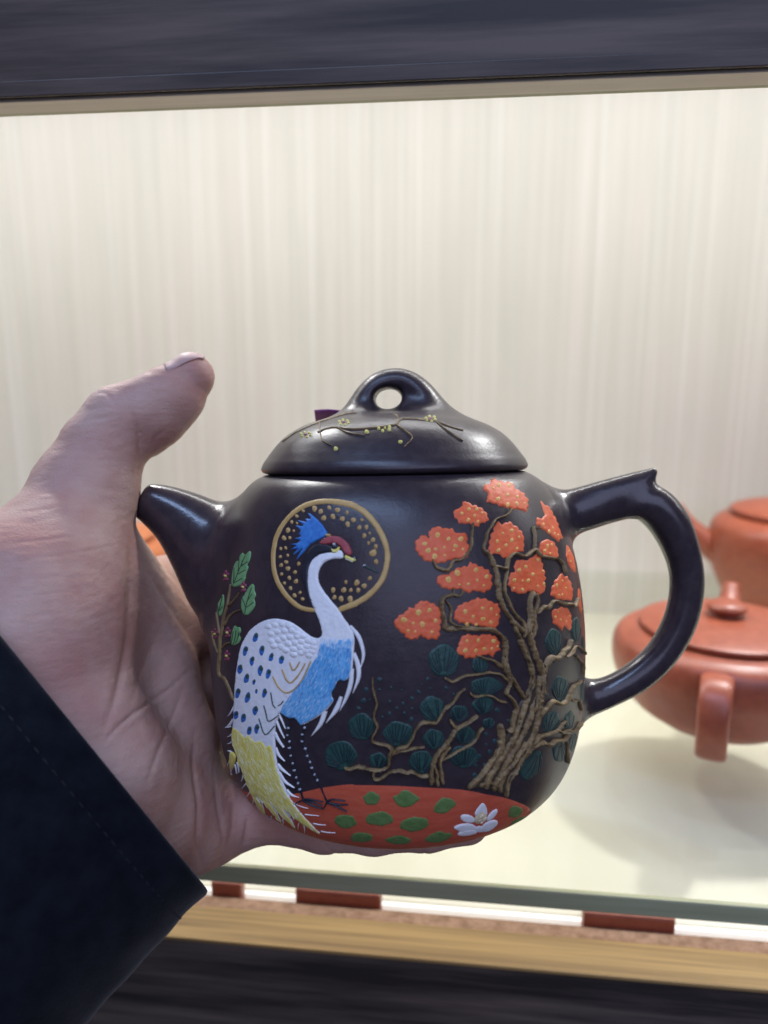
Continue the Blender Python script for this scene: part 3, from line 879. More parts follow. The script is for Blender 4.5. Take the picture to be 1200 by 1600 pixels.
# ---- gold ring
ringp = px('A', [(655, 803), (560, 785), (480, 718), (430, 640), (405, 560), (402, 470), (420, 372), (470, 282), (550, 206), (640, 171), (740, 163), (850, 181), (940, 230),
                 (1010, 310), (1055, 400), (1071, 480), (1058, 570), (1020, 650), (960, 712), (880, 762), (780, 800)])
gring = stroke('gold_ring', ringp, [8, 8.5, 9, 8.5, 8, 8, 8, 7.5, 8.2, 9, 10, 11, 11.4, 11, 10.4, 10, 10, 10.4, 10.8, 10.6, 10.6], M['gold'], pot, h=0.3, rough=0.10)
for (x, y, r) in [(343, 97, 30), (408, 127, 26), (497, 88, 22), (583, 112, 28), (683, 138, 20), (440, 195, 28), (535, 180, 28), (633, 203, 27), (748, 216, 27), (836, 216, 18),
                  (688, 260, 28), (810, 296, 25), (884, 290, 24), (862, 380, 25), (918, 355, 15), (953, 424, 26), (906, 457, 18), (982, 493, 24), (953, 560, 40), (985, 652, 26),
                  (225, 122, 17), (158, 176, 19), (106, 238, 18), (162, 250, 13), (67, 323, 27), (127, 330, 14), (25, 405, 26), (86, 402, 18), (42, 508, 18), (64, 584, 16),
                  (48, 655, 22), (66, 722, 26), (178, 674, 21), (140, 760, 22), (80, 820, 22), (150, 856, 25), (30, 874, 17), (93, 927, 21), (192, 973, 18), (134, 1003, 24),
                  (218, 1040, 20), (-8, 515, 17), (-5, 688, 22), (0, 780, 18), (-13, 600, 18), (670, 864, 20), (783, 870, 32), (860, 903, 28), (920, 824, 23), (537, 946, 28), (647, 946, 30),
                  (720, 948, 22), (798, 948, 25), (550, 1022, 24), (620, 1037, 30), (715, 1040, 34)]:
    c = px('R', [(x, y)])[0]
    d = dot('gold_dot', c, r/6.667, r/6.667*1.12, M['gold'], gring, h=0.32, wob=0.1)
    dot('dot_centre', c, r/6.667*0.36, r/6.667*0.42, M['dot_core'], d if False else gring, h=0.12, base=0.27, nseg=8, rings=2)

# ---- the crane
bodyp = px('R', [(648, 600), (640, 550), (600, 520), (560, 562), (520, 553), (440, 560), (370, 585), (310, 645), (280, 720), (275, 800), (273, 880), (285, 980), (318, 1090), (345, 1150)]) + \
        px('W', [(760, 70), (790, 135), (812, 210), (816, 258), (792, 287), (750, 280), (700, 250), (640, 200), (580, 160), (520, 140), (450, 130), (380, 140), (310, 175), (250, 225),
                 (205, 300), (175, 380), (155, 500), (140, 620), (132, 760), (128, 860), (125, 950), (118, 1000)]) + \
        px('T', [(160, 100), (172, 170), (197, 240), (222, 310), (250, 390), (280, 470), (310, 540), (340, 610), (385, 680), (448, 738), (410, 650), (400, 610), (470, 690), (570, 795),
                 (530, 710), (520, 690), (600, 770), (675, 830), (640, 760), (625, 715), (720, 790), (868, 868), (800, 795), (740, 735), (682, 665), (635, 596), (598, 536), (568, 476), (545, 400),
                 (522, 330), (508, 250), (505, 180), (500, 120), (505, 60)]) + \
        px('W', [(455, 960), (480, 900), (490, 865), (525, 890), (565, 912), (605, 908), (625, 930), (655, 968), (700, 950), (750, 920), (800, 890), (840, 860), (870, 830), (912, 768), (895, 750),
                 (888, 712), (915, 675), (930, 630), (960, 607), (1000, 618), (1035, 590), (1055, 530), (1064, 420), (1072, 300), (1066, 250), (1030, 185), (985, 125)]) + \
        px('R', [(640, 1220), (600, 1150), (530, 1070), (450, 970), (392, 880), (380, 800), (398, 720), (440, 665), (500, 632), (560, 620), (630, 622)])
crane = patch('painted_crane', bodyp, M['white'], pot, h=0.42, smooth=1, step=3.0, nz=0.12, nscale=0.25)
nape = patch('black_nape', px('R', [(395, 455), (320, 490), (268, 560), (230, 630), (210, 720), (203, 820), (240, 905), (265, 990), (322, 1140), (300, 1000), (282, 880), (285, 700), (320, 640), (380, 577),
                             (450, 558), (520, 550), (545, 505), (500, 472), (430, 470)]), M['black'], crane, h=0.5, step=2.4)
patch('red_cap', px('R', [(395, 460), (440, 410), (500, 385), (570, 380), (630, 400), (690, 450), (720, 500), (742, 570), (715, 592), (690, 585), (655, 565), (640, 530), (605, 490), (560, 462),
                          (500, 470), (440, 480), (410, 472)]), M['red'], crane, h=0.65, step=2.0)
crest = patch('blue_crest', px('R', [(482, 352), (430, 268), (368, 203), (310, 155), (270, 137), (305, 205), (240, 200), (262, 235), (150, 213), (225, 268), (210, 280), (133, 270), (200, 325), (190, 355),
                             (150, 365), (200, 375), (195, 395), (118, 408), (195, 430), (170, 455), (72, 470), (155, 485), (80, 530), (170, 515), (100, 600), (215, 520), (135, 655), (240, 545), (300, 470),
                             (400, 415), (450, 395)]), M['crest'], crane, h=0.4, smooth=0, step=2.2)
dot('crest_base', px('R', [(484, 376)])[0], 4.6, 3.0, M['gold'], crane, h=0.6)
patch('eye_ring', px('R', [(516, 515), (532, 555), (565, 568), (602, 542), (614, 495), (590, 500), (560, 510)]), M['yellow'], crane, h=0.25, base=0.4, step=1.8)
dot('eye', px('R', [(562, 498)])[0], 6.2, 5.4, M['black'], crane, h=0.5, base=0.5)
dot('eye_glint', px('R', [(560, 478)])[0], 2.6, 2.4, M['grey'], crane, h=0.15, base=0.95, nseg=8)
patch('beak', px('R', [(645, 605), (668, 580), (710, 598), (775, 622), (772, 645), (738, 652), (690, 630)]), M['yellow'], crane, h=0.5, step=1.6, smooth=0)
patch('beak', px('R', [(712, 596), (733, 570), (788, 606), (776, 622)]), M['black'], crane, h=0.6, step=1.6, smooth=0, label='black upper beak')
dot('beak_tip', px('R', [(764, 615)])[0], 1.6, 1.6, M['grey'], crane, h=0.2, base=0.55, nseg=8)
stroke('beak_line', px('R', [(668, 622), (705, 640), (745, 656)]), 1.4, M['white'], crane, h=0.55, seg=1.5)
twig = stroke('green_stick', px('R', [(850, 690), (930, 728), (1005, 766)]), [3.6, 3.6, 1.6], M['dgreen'], pot, h=0.4)
stroke('stick_end', px('R', [(852, 698), (866, 684), (880, 688)]), 1.6, M['white'], twig, h=0.45, seg=1.2)
# breast: blue enamel combed with fine pale strokes
breast_poly = px('W', [(795, 400), (800, 335), (840, 318), (870, 345), (900, 305), (930, 325), (960, 290), (1000, 310), (1030, 280), (1050, 310), (1052, 420), (1046, 530), (1028, 590), (995, 618), (958, 607),
                       (930, 628), (915, 672), (890, 710), (893, 750), (908, 765), (860, 830), (800, 880), (740, 918), (690, 945), (655, 964), (628, 928), (606, 905), (565, 908), (525, 886), (492, 860),
                       (520, 800), (580, 720), (640, 645), (690, 570), (740, 480), (780, 430)])
breast = patch('blue_breast', breast_poly, M['blue'], crane, h=0.12, base=0.42, smooth=0, step=2.6, nz=0.03, nscale=0.3)
lst, lst2 = [], []
bpoly = np.array(breast_poly)
for k in range(1500):
    c = np.array([rng.uniform(bpoly[:, 0].min(), bpoly[:, 0].max()), rng.uniform(bpoly[:, 1].min(), bpoly[:, 1].max())])
    if not inside_poly([c], bpoly)[0]: continue
    fall = (c[1]-bpoly[:, 1].min())/(bpoly[:, 1].max()-bpoly[:, 1].min())
    ang = RAD(95) + RAD(38)*fall + rng.uniform(-.08, .08)
    l = rng.uniform(4, 11)
    dirv = np.array([math.cos(ang), math.sin(ang)])
    a, b = c-dirv*l*0.5, c+dirv*l*0.5
    if not inside_poly([a, b], bpoly).all(): continue
    pale = rng.random() < 0.48 + (0.45 if fall > 0.7 else 0) + (0.5 if fall < 0.12 else 0)
    (lst if pale else lst2).append(([a, c, b], rng.uniform(0.6, 1.3)))
strokes('breast_feathers', lst, M['lblue'], crane, h=0.05, base=0.545, seg=2.5, taper=(0, 0))
strokes('breast_feathers', lst2, M['spot'], crane, h=0.04, base=0.54, seg=2.5, taper=(0, 0))
# pale blue brush marks where the breast runs into the white neck
lst = []
for k in range(80):
    x = rng.uniform(800, 1060); y = rng.uniform(275, 340)
    lst.append((px('W', [(x, y), (x+3, y+25), (x-3, y+60)]), rng.uniform(0.9, 1.6)))
strokes('breast_feathers', lst, M['lblue'], crane, h=0.07, base=0.50, seg=2.5, taper=(0, 0))
# white chest plumes
for pts, w in [([(1035, 190), (1100, 270), (1134, 370), (1138, 440), (1118, 518)], [5, 7, 6, 5, 1]), ([(1064, 400), (1098, 500), (1100, 600), (1058, 714)], [6, 8, 6.5, 1]),
               ([(1052, 520), (1040, 640), (1005, 750), (955, 852)], [6, 7.5, 6, 1]), ([(968, 738), (925, 845), (850, 945)], [5, 8, 1]), ([(842, 850), (805, 955), (738, 1044)], [8, 7, 1])]:
    stroke('chest_plume', px('W', pts), w, M['white'], crane, h=0.4, taper=(2, 2))
# scalloped back feathers in relief
SC = [(405, 195), (455, 180), (510, 175), (562, 190), (425, 250), (475, 235), (530, 228), (585, 224), (628, 246), (430, 310), (480, 300), (522, 282), (572, 276), (632, 272), (672, 268), (448, 345), (503, 350),
      (560, 326), (612, 320), (662, 312), (712, 304), (755, 322), (540, 378), (600, 370), (652, 356), (702, 348), (752, 355), (600, 410), (660, 398), (695, 385), (742, 386), (722, 418)]
for i, (x, y) in enumerate(SC):
    dot('scale_feather', px('W', [(x, y)])[0], 6.3, 4.9, M['white'], crane, h=0.24, base=0.40 + 0.004*i, rot=0.25, wob=0.06)
# peacock eye spots
for (x, y, s) in [(305, 280, 1), (226, 385, 1), (354, 380, 1), (427, 433, .9), (507, 453, .95), (278, 462, .95), (184, 527, 1), (342, 535, 1.05), (404, 562, 1), (235, 598, 1), (294, 626, .6), (168, 712, 1),
                  (243, 747, 1.05), (312, 697, .48), (375, 712, .95), (303, 848, 1), (153, 885, .9), (211, 907, .95), (257, 1005, .9), (314, 990, .95)]:
    c = px('W', [(x, y)])[0]
    dot('eye_spot', c, 4.6*s, 8.6*s, M['spot'], crane, h=0.18, base=0.44, rot=0.16)
    dot('spot_centre', (c[0]+1.6*s, c[1]-3.0*s), 3.0*s, 4.6*s, M['dgreen'], crane, h=0.14, base=0.58, rot=0.1, nseg=10)
for pts in [[(572, 470), (585, 515), (600, 535), (625, 510), (650, 465)], [(512, 525), (540, 598), (575, 632), (605, 610), (650, 555), (692, 478)], [(440, 580), (482, 662), (540, 708), (600, 685), (672, 600), (735, 460)]]:
    stroke('gold_mark', px('W', pts), 3.0, M['gold'], crane, h=0.16, base=0.45, rough=0.25)
for pts in [[(425, 705), (440, 800), (462, 826)], [(372, 805), (390, 880), (410, 932), (490, 880)], [(333, 908), (380, 1035), (455, 965)], [(480, 810), (505, 795), (525, 770)]]:
    stroke('green_mark', px('W', pts), 2.0, M['dgreen'], crane, h=0.16, base=0.45, rough=0.2)
# yellow tail
tail_poly = px('T', [(175, 30), (165, 95), (176, 170), (202, 240), (226, 310), (254, 390), (284, 470), (314, 540), (344, 606), (385, 672), (440, 728), (405, 640), (360, 560), (400, 600), (470, 680), (560, 788),
                     (520, 700), (468, 612), (520, 680), (600, 762), (668, 824), (620, 735), (560, 650), (630, 715), (720, 785), (862, 866), (795, 795), (735, 735), (676, 665), (628, 596), (588, 536), (560, 478),
                     (536, 400), (514, 330), (498, 250), (488, 195), (470, 165), (430, 175), (400, 130), (350, 140), (300, 85), (270, 105), (215, 45)])
tail = patch('yellow_tail', tail_poly, M['yellow'], crane, h=0.12, base=0.42, smooth=0, step=2.6, nz=0.03, nscale=0.3)
tpoly = np.array(tail_poly); lst, lst2 = [], []
for k in range(1500):
    c = np.array([rng.uniform(tpoly[:, 0].min(), tpoly[:, 0].max()), rng.uniform(tpoly[:, 1].min(), tpoly[:, 1].max())])
    if not inside_poly([c], tpoly)[0]: continue
    fall = (c[1]-tpoly[:, 1].min())/(tpoly[:, 1].max()-tpoly[:, 1].min())
    ang = RAD(80) - RAD(38)*fall + rng.uniform(-.06, .06)
    l = rng.uniform(5, 13); dirv = np.array([math.cos(ang), math.sin(ang)])
    a, b = c-dirv*l*0.5, c+dirv*l*0.5
    if not inside_poly([a, b], tpoly).all(): continue
    (lst if rng.random() < 0.66 else lst2).append(([a, c, b], rng.uniform(0.6, 1.2)))
strokes('tail_feathers', lst, M['pyellow'], crane, h=0.05, base=0.545, seg=2.5, taper=(0, 0))
strokes('tail_feathers', lst2, M['dyellow'], crane, h=0.05, base=0.54, seg=2.5, taper=(0, 0))
patch('tail_tuft', px('T', [(150, 215), (185, 230), (197, 270), (184, 335), (160, 372), (140, 312), (145, 250)]), M['yellow'], crane, h=0.4, step=2.2)
FR = [('W', [(132, 815), (110, 860), (84, 895)], 3), ('W', [(126, 915), (100, 955), (64, 985)], 4), ('T', [(165, 20), (140, 30), (115, 30)], 3), ('T', [(165, 80), (150, 98), (130, 105)], 2.5), ('T', [(168, 140), (150, 155), (130, 160)], 2.5),
      ('T', [(152, 330), (158, 370), (150, 408)], 2.5), ('T', [(186, 320), (195, 350), (202, 392)], 2), ('T', [(205, 300), (215, 340), (220, 384)], 2), ('T', [(160, 225), (145, 215), (133, 212)], 2.2), ('T', [(145, 300), (135, 320), (124, 330)], 2),
      ('T', [(252, 400), (248, 430), (238, 452)], 2.2), ('T', [(280, 465), (262, 485), (243, 508)], 2.6), ('T', [(305, 535), (290, 560), (268, 582)], 2), ('T', [(335, 595), (330, 620), (322, 640)], 2),
      ('W', [(480, 880), (505, 930), (533, 992)], 3), ('W', [(462, 930), (490, 1000), (525, 1065)], 3.5), ('W', [(452, 1020), (480, 1080), (522, 1135)], 3.5),
      ('T', [(505, 95), (535, 145), (568, 188)], 3.5), ('T', [(503, 190), (530, 250), (577, 294)], 5), ('T', [(518, 320), (560, 365), (622, 408)], 5.5), ('T', [(530, 385), (575, 455), (652, 502)], 6), ('T', [(590, 520), (630, 560), (692, 576)], 4),
      ('T', [(650, 620), (700, 645), (760, 660)], 2), ('T', [(735, 708), (790, 714), (845, 718)], 2), ('T', [(800, 778), (850, 788), (898, 790)], 2), ('T', [(858, 838), (910, 848), (972, 850)], 1.8),
      ('T', [(400, 620), (420, 690), (445, 735)], 2), ('T', [(500, 670), (520, 700), (530, 735)], 2.5), ('T', [(560, 740), (566, 770), (560, 795)], 2.2), ('T', [(625, 700), (640, 725), (650, 752)], 3), ('T', [(690, 770), (682, 795), (680, 825)], 2.2),
      ('T', [(725, 790), (732, 825), (728, 862)], 2.2), ('T', [(780, 790), (800, 815), (850, 850)], 2), ('T', [(475, 715), (470, 740), (482, 762)], 2)]
for cr, pts, w in FR:
    stroke('fringe_feather', px(cr, pts), [w, w*0.8, 0.5], M['white'], crane, h=0.35, taper=(2, 2), seg=2.2)
# legs
for pts, toes, dots in [([(598, -15), (603, 90), (615, 190), (640, 310), (668, 420), (695, 510), (722, 592)],
                         [[(722, 590), (770, 588), (880, 607)], [(722, 596), (800, 640), (885, 660)], [(722, 592), (695, 606), (662, 622)], [(730, 590), (800, 612), (870, 635)]],
                         [(605, 35), (600, 90), (615, 140), (615, 190), (625, 250), (640, 310), (652, 365), (668, 420), (682, 465), (695, 512)]),
                        ([(728, 0), (714, 138), (753, 252), (810, 398), (850, 480), (890, 570), (905, 610)],
                         [[(905, 606), (950, 590), (1052, 600)], [(905, 610), (1000, 630), (1072, 628)], [(905, 612), (990, 645), (1062, 682)], [(905, 612), (895, 640), (875, 662)]],
                         [(732, 33), (715, 85), (713, 138), (738, 195), (753, 252), (775, 300), (788, 345), (810, 398), (832, 442)])]:
    stroke('leg', px('T', pts), [3.6, 3.4, 3.2, 3, 3, 3.2, 5], M['black'], crane, h=0.4)
    for q in toes: stroke('toe', px('T', q), [3.2, 2.4, 1.4], M['black'], crane, h=0.45, base=0.2, seg=2)
    for i, q in enumerate(dots):
        dot('leg_dot', px('T', [q])[0], 2.0 if i % 3 else 2.5, 2.2, M['grey'], crane, h=0.15, base=0.35, nseg=8, rings=2)

# ---- blossom trees
BL = [('S3', [(90, 128), (180, 90), (175, 70), (210, 42), (250, 70), (330, 85), (390, 90), (440, 155), (520, 200), (570, 270), (572, 350), (545, 405), (500, 380), (420, 370), (370, 360), (290, 345), (210, 315), (140, 300), (132, 270), (150, 220), (110, 175)]),
      ('S2', [(712, 410), (760, 365), (805, 360), (820, 300), (850, 285), (890, 310), (960, 330), (1030, 370), (1075, 420), (1083, 480), (1060, 515), (1025, 510), (985, 550), (950, 550), (900, 525), (840, 520), (790, 520), (740, 460)]),
      ('S2', [(315, 740), (345, 680), (400, 640), (440, 640), (465, 672), (470, 600), (530, 548), (600, 560), (640, 575), (700, 570), (760, 620), (830, 615), (875, 640), (865, 700), (890, 760), (885, 860), (840, 885), (760, 880), (690, 900), (620, 925), (560, 930), (500, 915), (430, 915), (380, 870), (340, 810)]),
      ('C', [(293, 600), (320, 575), (370, 570), (400, 545), (440, 530), (475, 522), (490, 500), (530, 520), (590, 545), (612, 580), (612, 650), (570, 678), (510, 665), (475, 680), (440, 655), (380, 660), (320, 645)]),
      ('S4', [(95, 490), (150, 415), (240, 370), (250, 330), (310, 330), (330, 290), (380, 265), (430, 255), (490, 275), (550, 310), (595, 370), (590, 500), (580, 600), (560, 660), (450, 660), (410, 640), (385, 615), (350, 655), (240, 660), (210, 610), (150, 565)]),
      ('S4', [(725, 400), (760, 320), (830, 280), (890, 265), (960, 230), (1050, 235), (1120, 270), (1190, 290), (1210, 360), (1210, 420), (1195, 480), (1170, 545), (1050, 530), (900, 500), (780, 490), (735, 450)]),
      ('S4', [(790, 650), (860, 600), (950, 620), (1060, 605), (1150, 620), (1200, 680), (1210, 780), (1150, 795), (1140, 855), (1080, 815), (1030, 830), (950, 850), (860, 855), (800, 825), (755, 810), (770, 740)]),
      ('S3', [(225, 520), (260, 500), (300, 525), (370, 498), (430, 540), (490, 590), (520, 640), (525, 800), (440, 830), (340, 888), (280, 860), (250, 830), (180, 850), (150, 790), (165, 700), (190, 620)]),
      ('C', [(710, 565), (740, 560), (740, 510), (760, 490), (800, 492), (835, 480), (865, 455), (895, 490), (915, 570), (916, 660), (890, 690), (840, 665), (780, 685), (730, 670), (705, 630)]),
      ('S3', [(690, 275), (740, 320), (800, 360), (870, 500), (930, 670), (880, 715), (820, 660), (740, 600), (660, 540), (650, 490), (670, 455), (720, 470), (737, 430), (710, 345)]),
      ('S3', [(680, 740), (735, 685), (800, 690), (850, 730), (880, 800), (885, 870), (830, 890), (770, 850), (720, 870), (690, 800)]),
      ('S3', [(965, 725), (1010, 790), (1050, 880), (1066, 1030), (1040, 1030), (990, 960), (960, 860)]),
      ('S5', [(735, 150), (770, 60), (820, 5), (850, -45), (875, 0), (910, 0), (950, 80), (970, 170), (960, 250), (880, 255), (800, 240), (740, 200)]),
      ('S5', [(740, 370), (790, 340), (850, 320), (900, 330), (940, 370), (955, 460), (955, 540), (925, 570), (880, 520), (850, 585), (830, 540), (800, 525), (760, 490)]),
      ('S5', [(1015, 150), (1035, 105), (1058, 180), (1080, 330), (1078, 400), (1050, 400), (1015, 300)])]
DOTS = [(620, 85, 8), (652, 68, 14), (708, 68, 13), (645, 145, 15), (700, 122, 12), (755, 133, 12), (700, 178, 15), (752, 172, 14), (795, 172, 8), (480, 203, 12), (524, 205, 12), (440, 228, 11), (512, 240, 10), (475, 265, 13), (555, 225, 8),
        (530, 275, 10), (303, 350, 17), (230, 400, 15), (250, 438, 18), (287, 470, 18), (365, 372, 14), (435, 372, 18), (293, 430, 12), (405, 412, 15), (342, 420, 9), (447, 430, 9), (395, 436, 9), (343, 465, 9), (460, 460, 9), (415, 565, 20),
        (520, 548, 16), (365, 602, 20), (580, 585, 15), (528, 607, 10), (477, 628, 11), (565, 635, 9), (425, 630, 9), (195, 788, 20), (258, 775, 15), (112, 830, 20), (218, 855, 18), (292, 835, 14), (165, 850, 10), (137, 893, 11), (177, 897, 9),
        (272, 900, 11), (460, 783, 16), (558, 765, 12), (606, 770, 12), (505, 812, 12), (560, 825, 16), (605, 845, 14), (637, 802, 8), (470, 855, 12), (522, 857, 10), (470, 950, 11), (534, 945, 14), (620, 950, 16), (460, 1003, 17), (520, 1005, 13),
        (568, 995, 14), (610, 993, 10), (643, 980, 8), (722, 325, 14), (672, 340, 9), (640, 385, 12), (722, 380, 15), (763, 362, 10), (690, 408, 12), (648, 435, 14), (752, 428, 11), (765, 548, 15), (802, 530, 13), (842, 573, 14), (737, 605, 14),
        (783, 610, 9), (815, 608, 15), (870, 490, 13), (898, 555, 8), (905, 628, 12), (735, 650, 9), (783, 660, 12), (868, 640, 8), (902, 290, 10), (935, 330, 12), (955, 310, 8), (910, 440, 12), (925, 412, 13), (950, 405, 10), (940, 455, 9),
        (978, 635, 13), (1010, 610, 8), (990, 690, 9), (1030, 650, 8), (1008, 688, 8), (970, 815, 11), (1000, 830, 9), (1030, 840, 8), (1050, 810, 7), (985, 785, 7), (1048, 440, 6), (1056, 500, 6), (1115, 700, 6), (1120, 770, 6), (985, 350, 8), (965, 340, 7)]
polys = []
for cr, pts in BL:
    p = px(cr, pts)
    # ruffle the outline
    q = resample(np.array(p, float), 4.0)
    c = q.mean(0)
    q = resample(q, 1.6); sl = np.concatenate([[0], np.cumsum(np.linalg.norm(np.diff(q, axis=0), axis=1))])
    lobes = max(5, round(sl[-1]/11.0)); kk = min(1.0, np.ptp(q[:, 0])/45.0)
    q = np.array([x + (x-c)/max(np.linalg.norm(x-c), 1)*kk*(2.6*abs(math.sin(math.pi*lobes*s_/sl[-1] + 0.6*noise.noise(Vector((s_*0.1, 3.0, 1)))))-1.2 + 1.2*noise.noise(Vector((x[0]*0.12, x[1]*0.12, 1)))) for x, s_ in zip(q, sl)])
    o = patch('blossom_cluster', q, M['orange'], pot, h=0.26, smooth=0, step=2.4, nz=0.10, nscale=0.20, edge=2.4)
    polys.append((q, o))
for x, y, r in DOTS:
    c = px('C', [(x, y)])[0]
    for q, o in polys:
        if inside_poly([c], q)[0]:
            k = math.cos(min(1.2, max(0, (c[0]-640)/260)))
            rr = r/3.636
            dot('blossom_dot', c, rr*max(0.55, k*1.02), rr, M['dot_gold'], o, h=0.10, base=0.27, wob=0.1)
            if r > 9: dot('dot_centre', c, rr*0.42*k, rr*0.42, M['gold'], o, h=0.06, base=0.36, nseg=8, rings=2)
            break

def fan(cr, cx, cy, rx, ry, bx, by, n=9, rot=0.0, flat=True):
    pts = []
    for k in range(22):
        a = 2*math.pi*k/22
        x, y = rx*math.cos(a), ry*math.sin(a)
        w = 1 + 0.05*math.sin(5*a+cx) + rng.uniform(-.025, .025)
        pts.append((cx+(x*math.cos(rot)-y*math.sin(rot))*w, cy+(x*math.sin(rot)+y*math.cos(rot))*w))
    P = np.array(px(cr, pts))
    f = patch('needle_fan', P, M['teal'], pot, h=0.2, smooth=1, step=3.0)
    b = np.array(px(cr, [(bx, by)])[0]); c = P.mean(0)
    d0 = c-b
    # grooves drawn from the twig end out to the rim of the fan
    for i in range(n):
        e = P[np.argmax([(((p-b)/np.linalg.norm(p-b)) @ rotv(d0/max(np.linalg.norm(d0), 1e-3), RAD(-62+124*i/(n-1))))*1.0 for p in P])]
        v = e-b
        st, en = b+v*(0.20+0.12*abs(i-(n-1)/2)/n), b+v*0.93
        mid = (st+en)/2 + np.array([-v[1], v[0]])*0.03*(1 if i > n/2 else -1)
        if inside_poly([en], P)[0] and inside_poly([mid], P)[0]:
            if not inside_poly([st], P)[0]: st = mid*0.6+st*0.4
            stroke('needle_groove', [st, mid, en], [1.1, 2.0, 1.0], M['teal_dark'], f, h=0.08, base=0.2, seg=3)
    return f
def rotv(v, a):
    return np.array([v[0]*math.cos(a)-v[1]*math.sin(a), v[0]*math.sin(a)+v[1]*math.cos(a)])
for a in [('S4', 625, 880, 165, 172, 620, 1060, 11), ('S4', 1000, 925, 85, 95, 1010, 1045, 7), ('S7', 800, 80, 168, 100, 770, 190, 11), ('S7', 765, 275, 118, 95, 775, 395, 9), ('S6', 430, 570, 137, 143, 455, 730, 9),
          ('S6', 215, 870, 168, 155, 260, 1000, 11), ('S6', 605, 920, 97, 82, 600, 1015, 8), ('S6', 815, 642, 160, 132, 800, 790, 11), ('S7', 237, 312, 132, 132, 300, 460, 10), ('S7', 515, 362, 102, 87, 505, 455, 9),
          ('S7', 250, 632, 116, 108, 262, 755, 9), ('S7', 120, 865, 128, 122, 120, 1005, 9), ('S7', 580, 592, 107, 97, 545, 705, 9), ('S7', 565, 815, 158, 118, 560, 950, 11), ('S7', 825, 466, 66, 58, 822, 530, 6),
          ('S5', 765, 687, 86, 142, 795, 840, 8), ('S5', 1000, 562, 50, 138, 1005, 720, 5), ('S5', 1070, 700, 22, 78, 1072, 790, 3), ('S8', 715, 120, 97, 152, 690, 285, 9), ('S8', 968, 150, 28, 150, 965, 310, 3),
          ('S8', 612, 512, 98, 138, 560, 665, 8, 0.35), ('S8', 820, 492, 64, 112, 830, 620, 5, 0.2), ('S8', 372, 1012, 115, 195, 480, 830, 9, 0.5), ('S8', 700, 862, 78, 122, 705, 735, 6), ('S8', 868, 752, 58, 108, 870, 640, 4, 0.15)]:
    fan(*a[:7], n=a[7]+4, rot=a[8] if len(a) > 8 else 0.0)
for cr, L in [('S6', [(620, 80, 30), (480, 185, 30), (450, 300, 35), (520, 290, 15), (400, 380, 25), (725, 310, 22), (800, 380, 22), (865, 330, 22), (960, 275, 25), (855, 185, 12), (740, 165, 20), (1030, 210, 25), (725, 435, 25), (880, 430, 22),
                      (950, 495, 30), (960, 380, 18), (1120, 75, 25), (650, 470, 18), (620, 185, 18), (1060, 130, 14), (1150, 170, 14)]),
              ('S7', [(915, 330, 28), (890, 655, 30), (835, 765, 28), (780, 905, 25), (680, 1015, 35), (730, 815, 30), (800, 590, 18), (100, 150, 20), (385, 100, 25), (460, 165, 18), (690, 910, 26), (800, 690, 16), (760, 300, 0)]),
              ('K', [(310, 600, 24), (410, 690, 20), (215, 800, 18), (150, 990, 26), (700, 570, 20), (730, 470, 18)])]:
    for x, y, r in L:
        if r: dot('teal_dot', px(cr, [(x, y)])[0], r/CROP[cr][2], r/CROP[cr][2], M['teal_dot'], pot, h=0.18, wob=0.12)

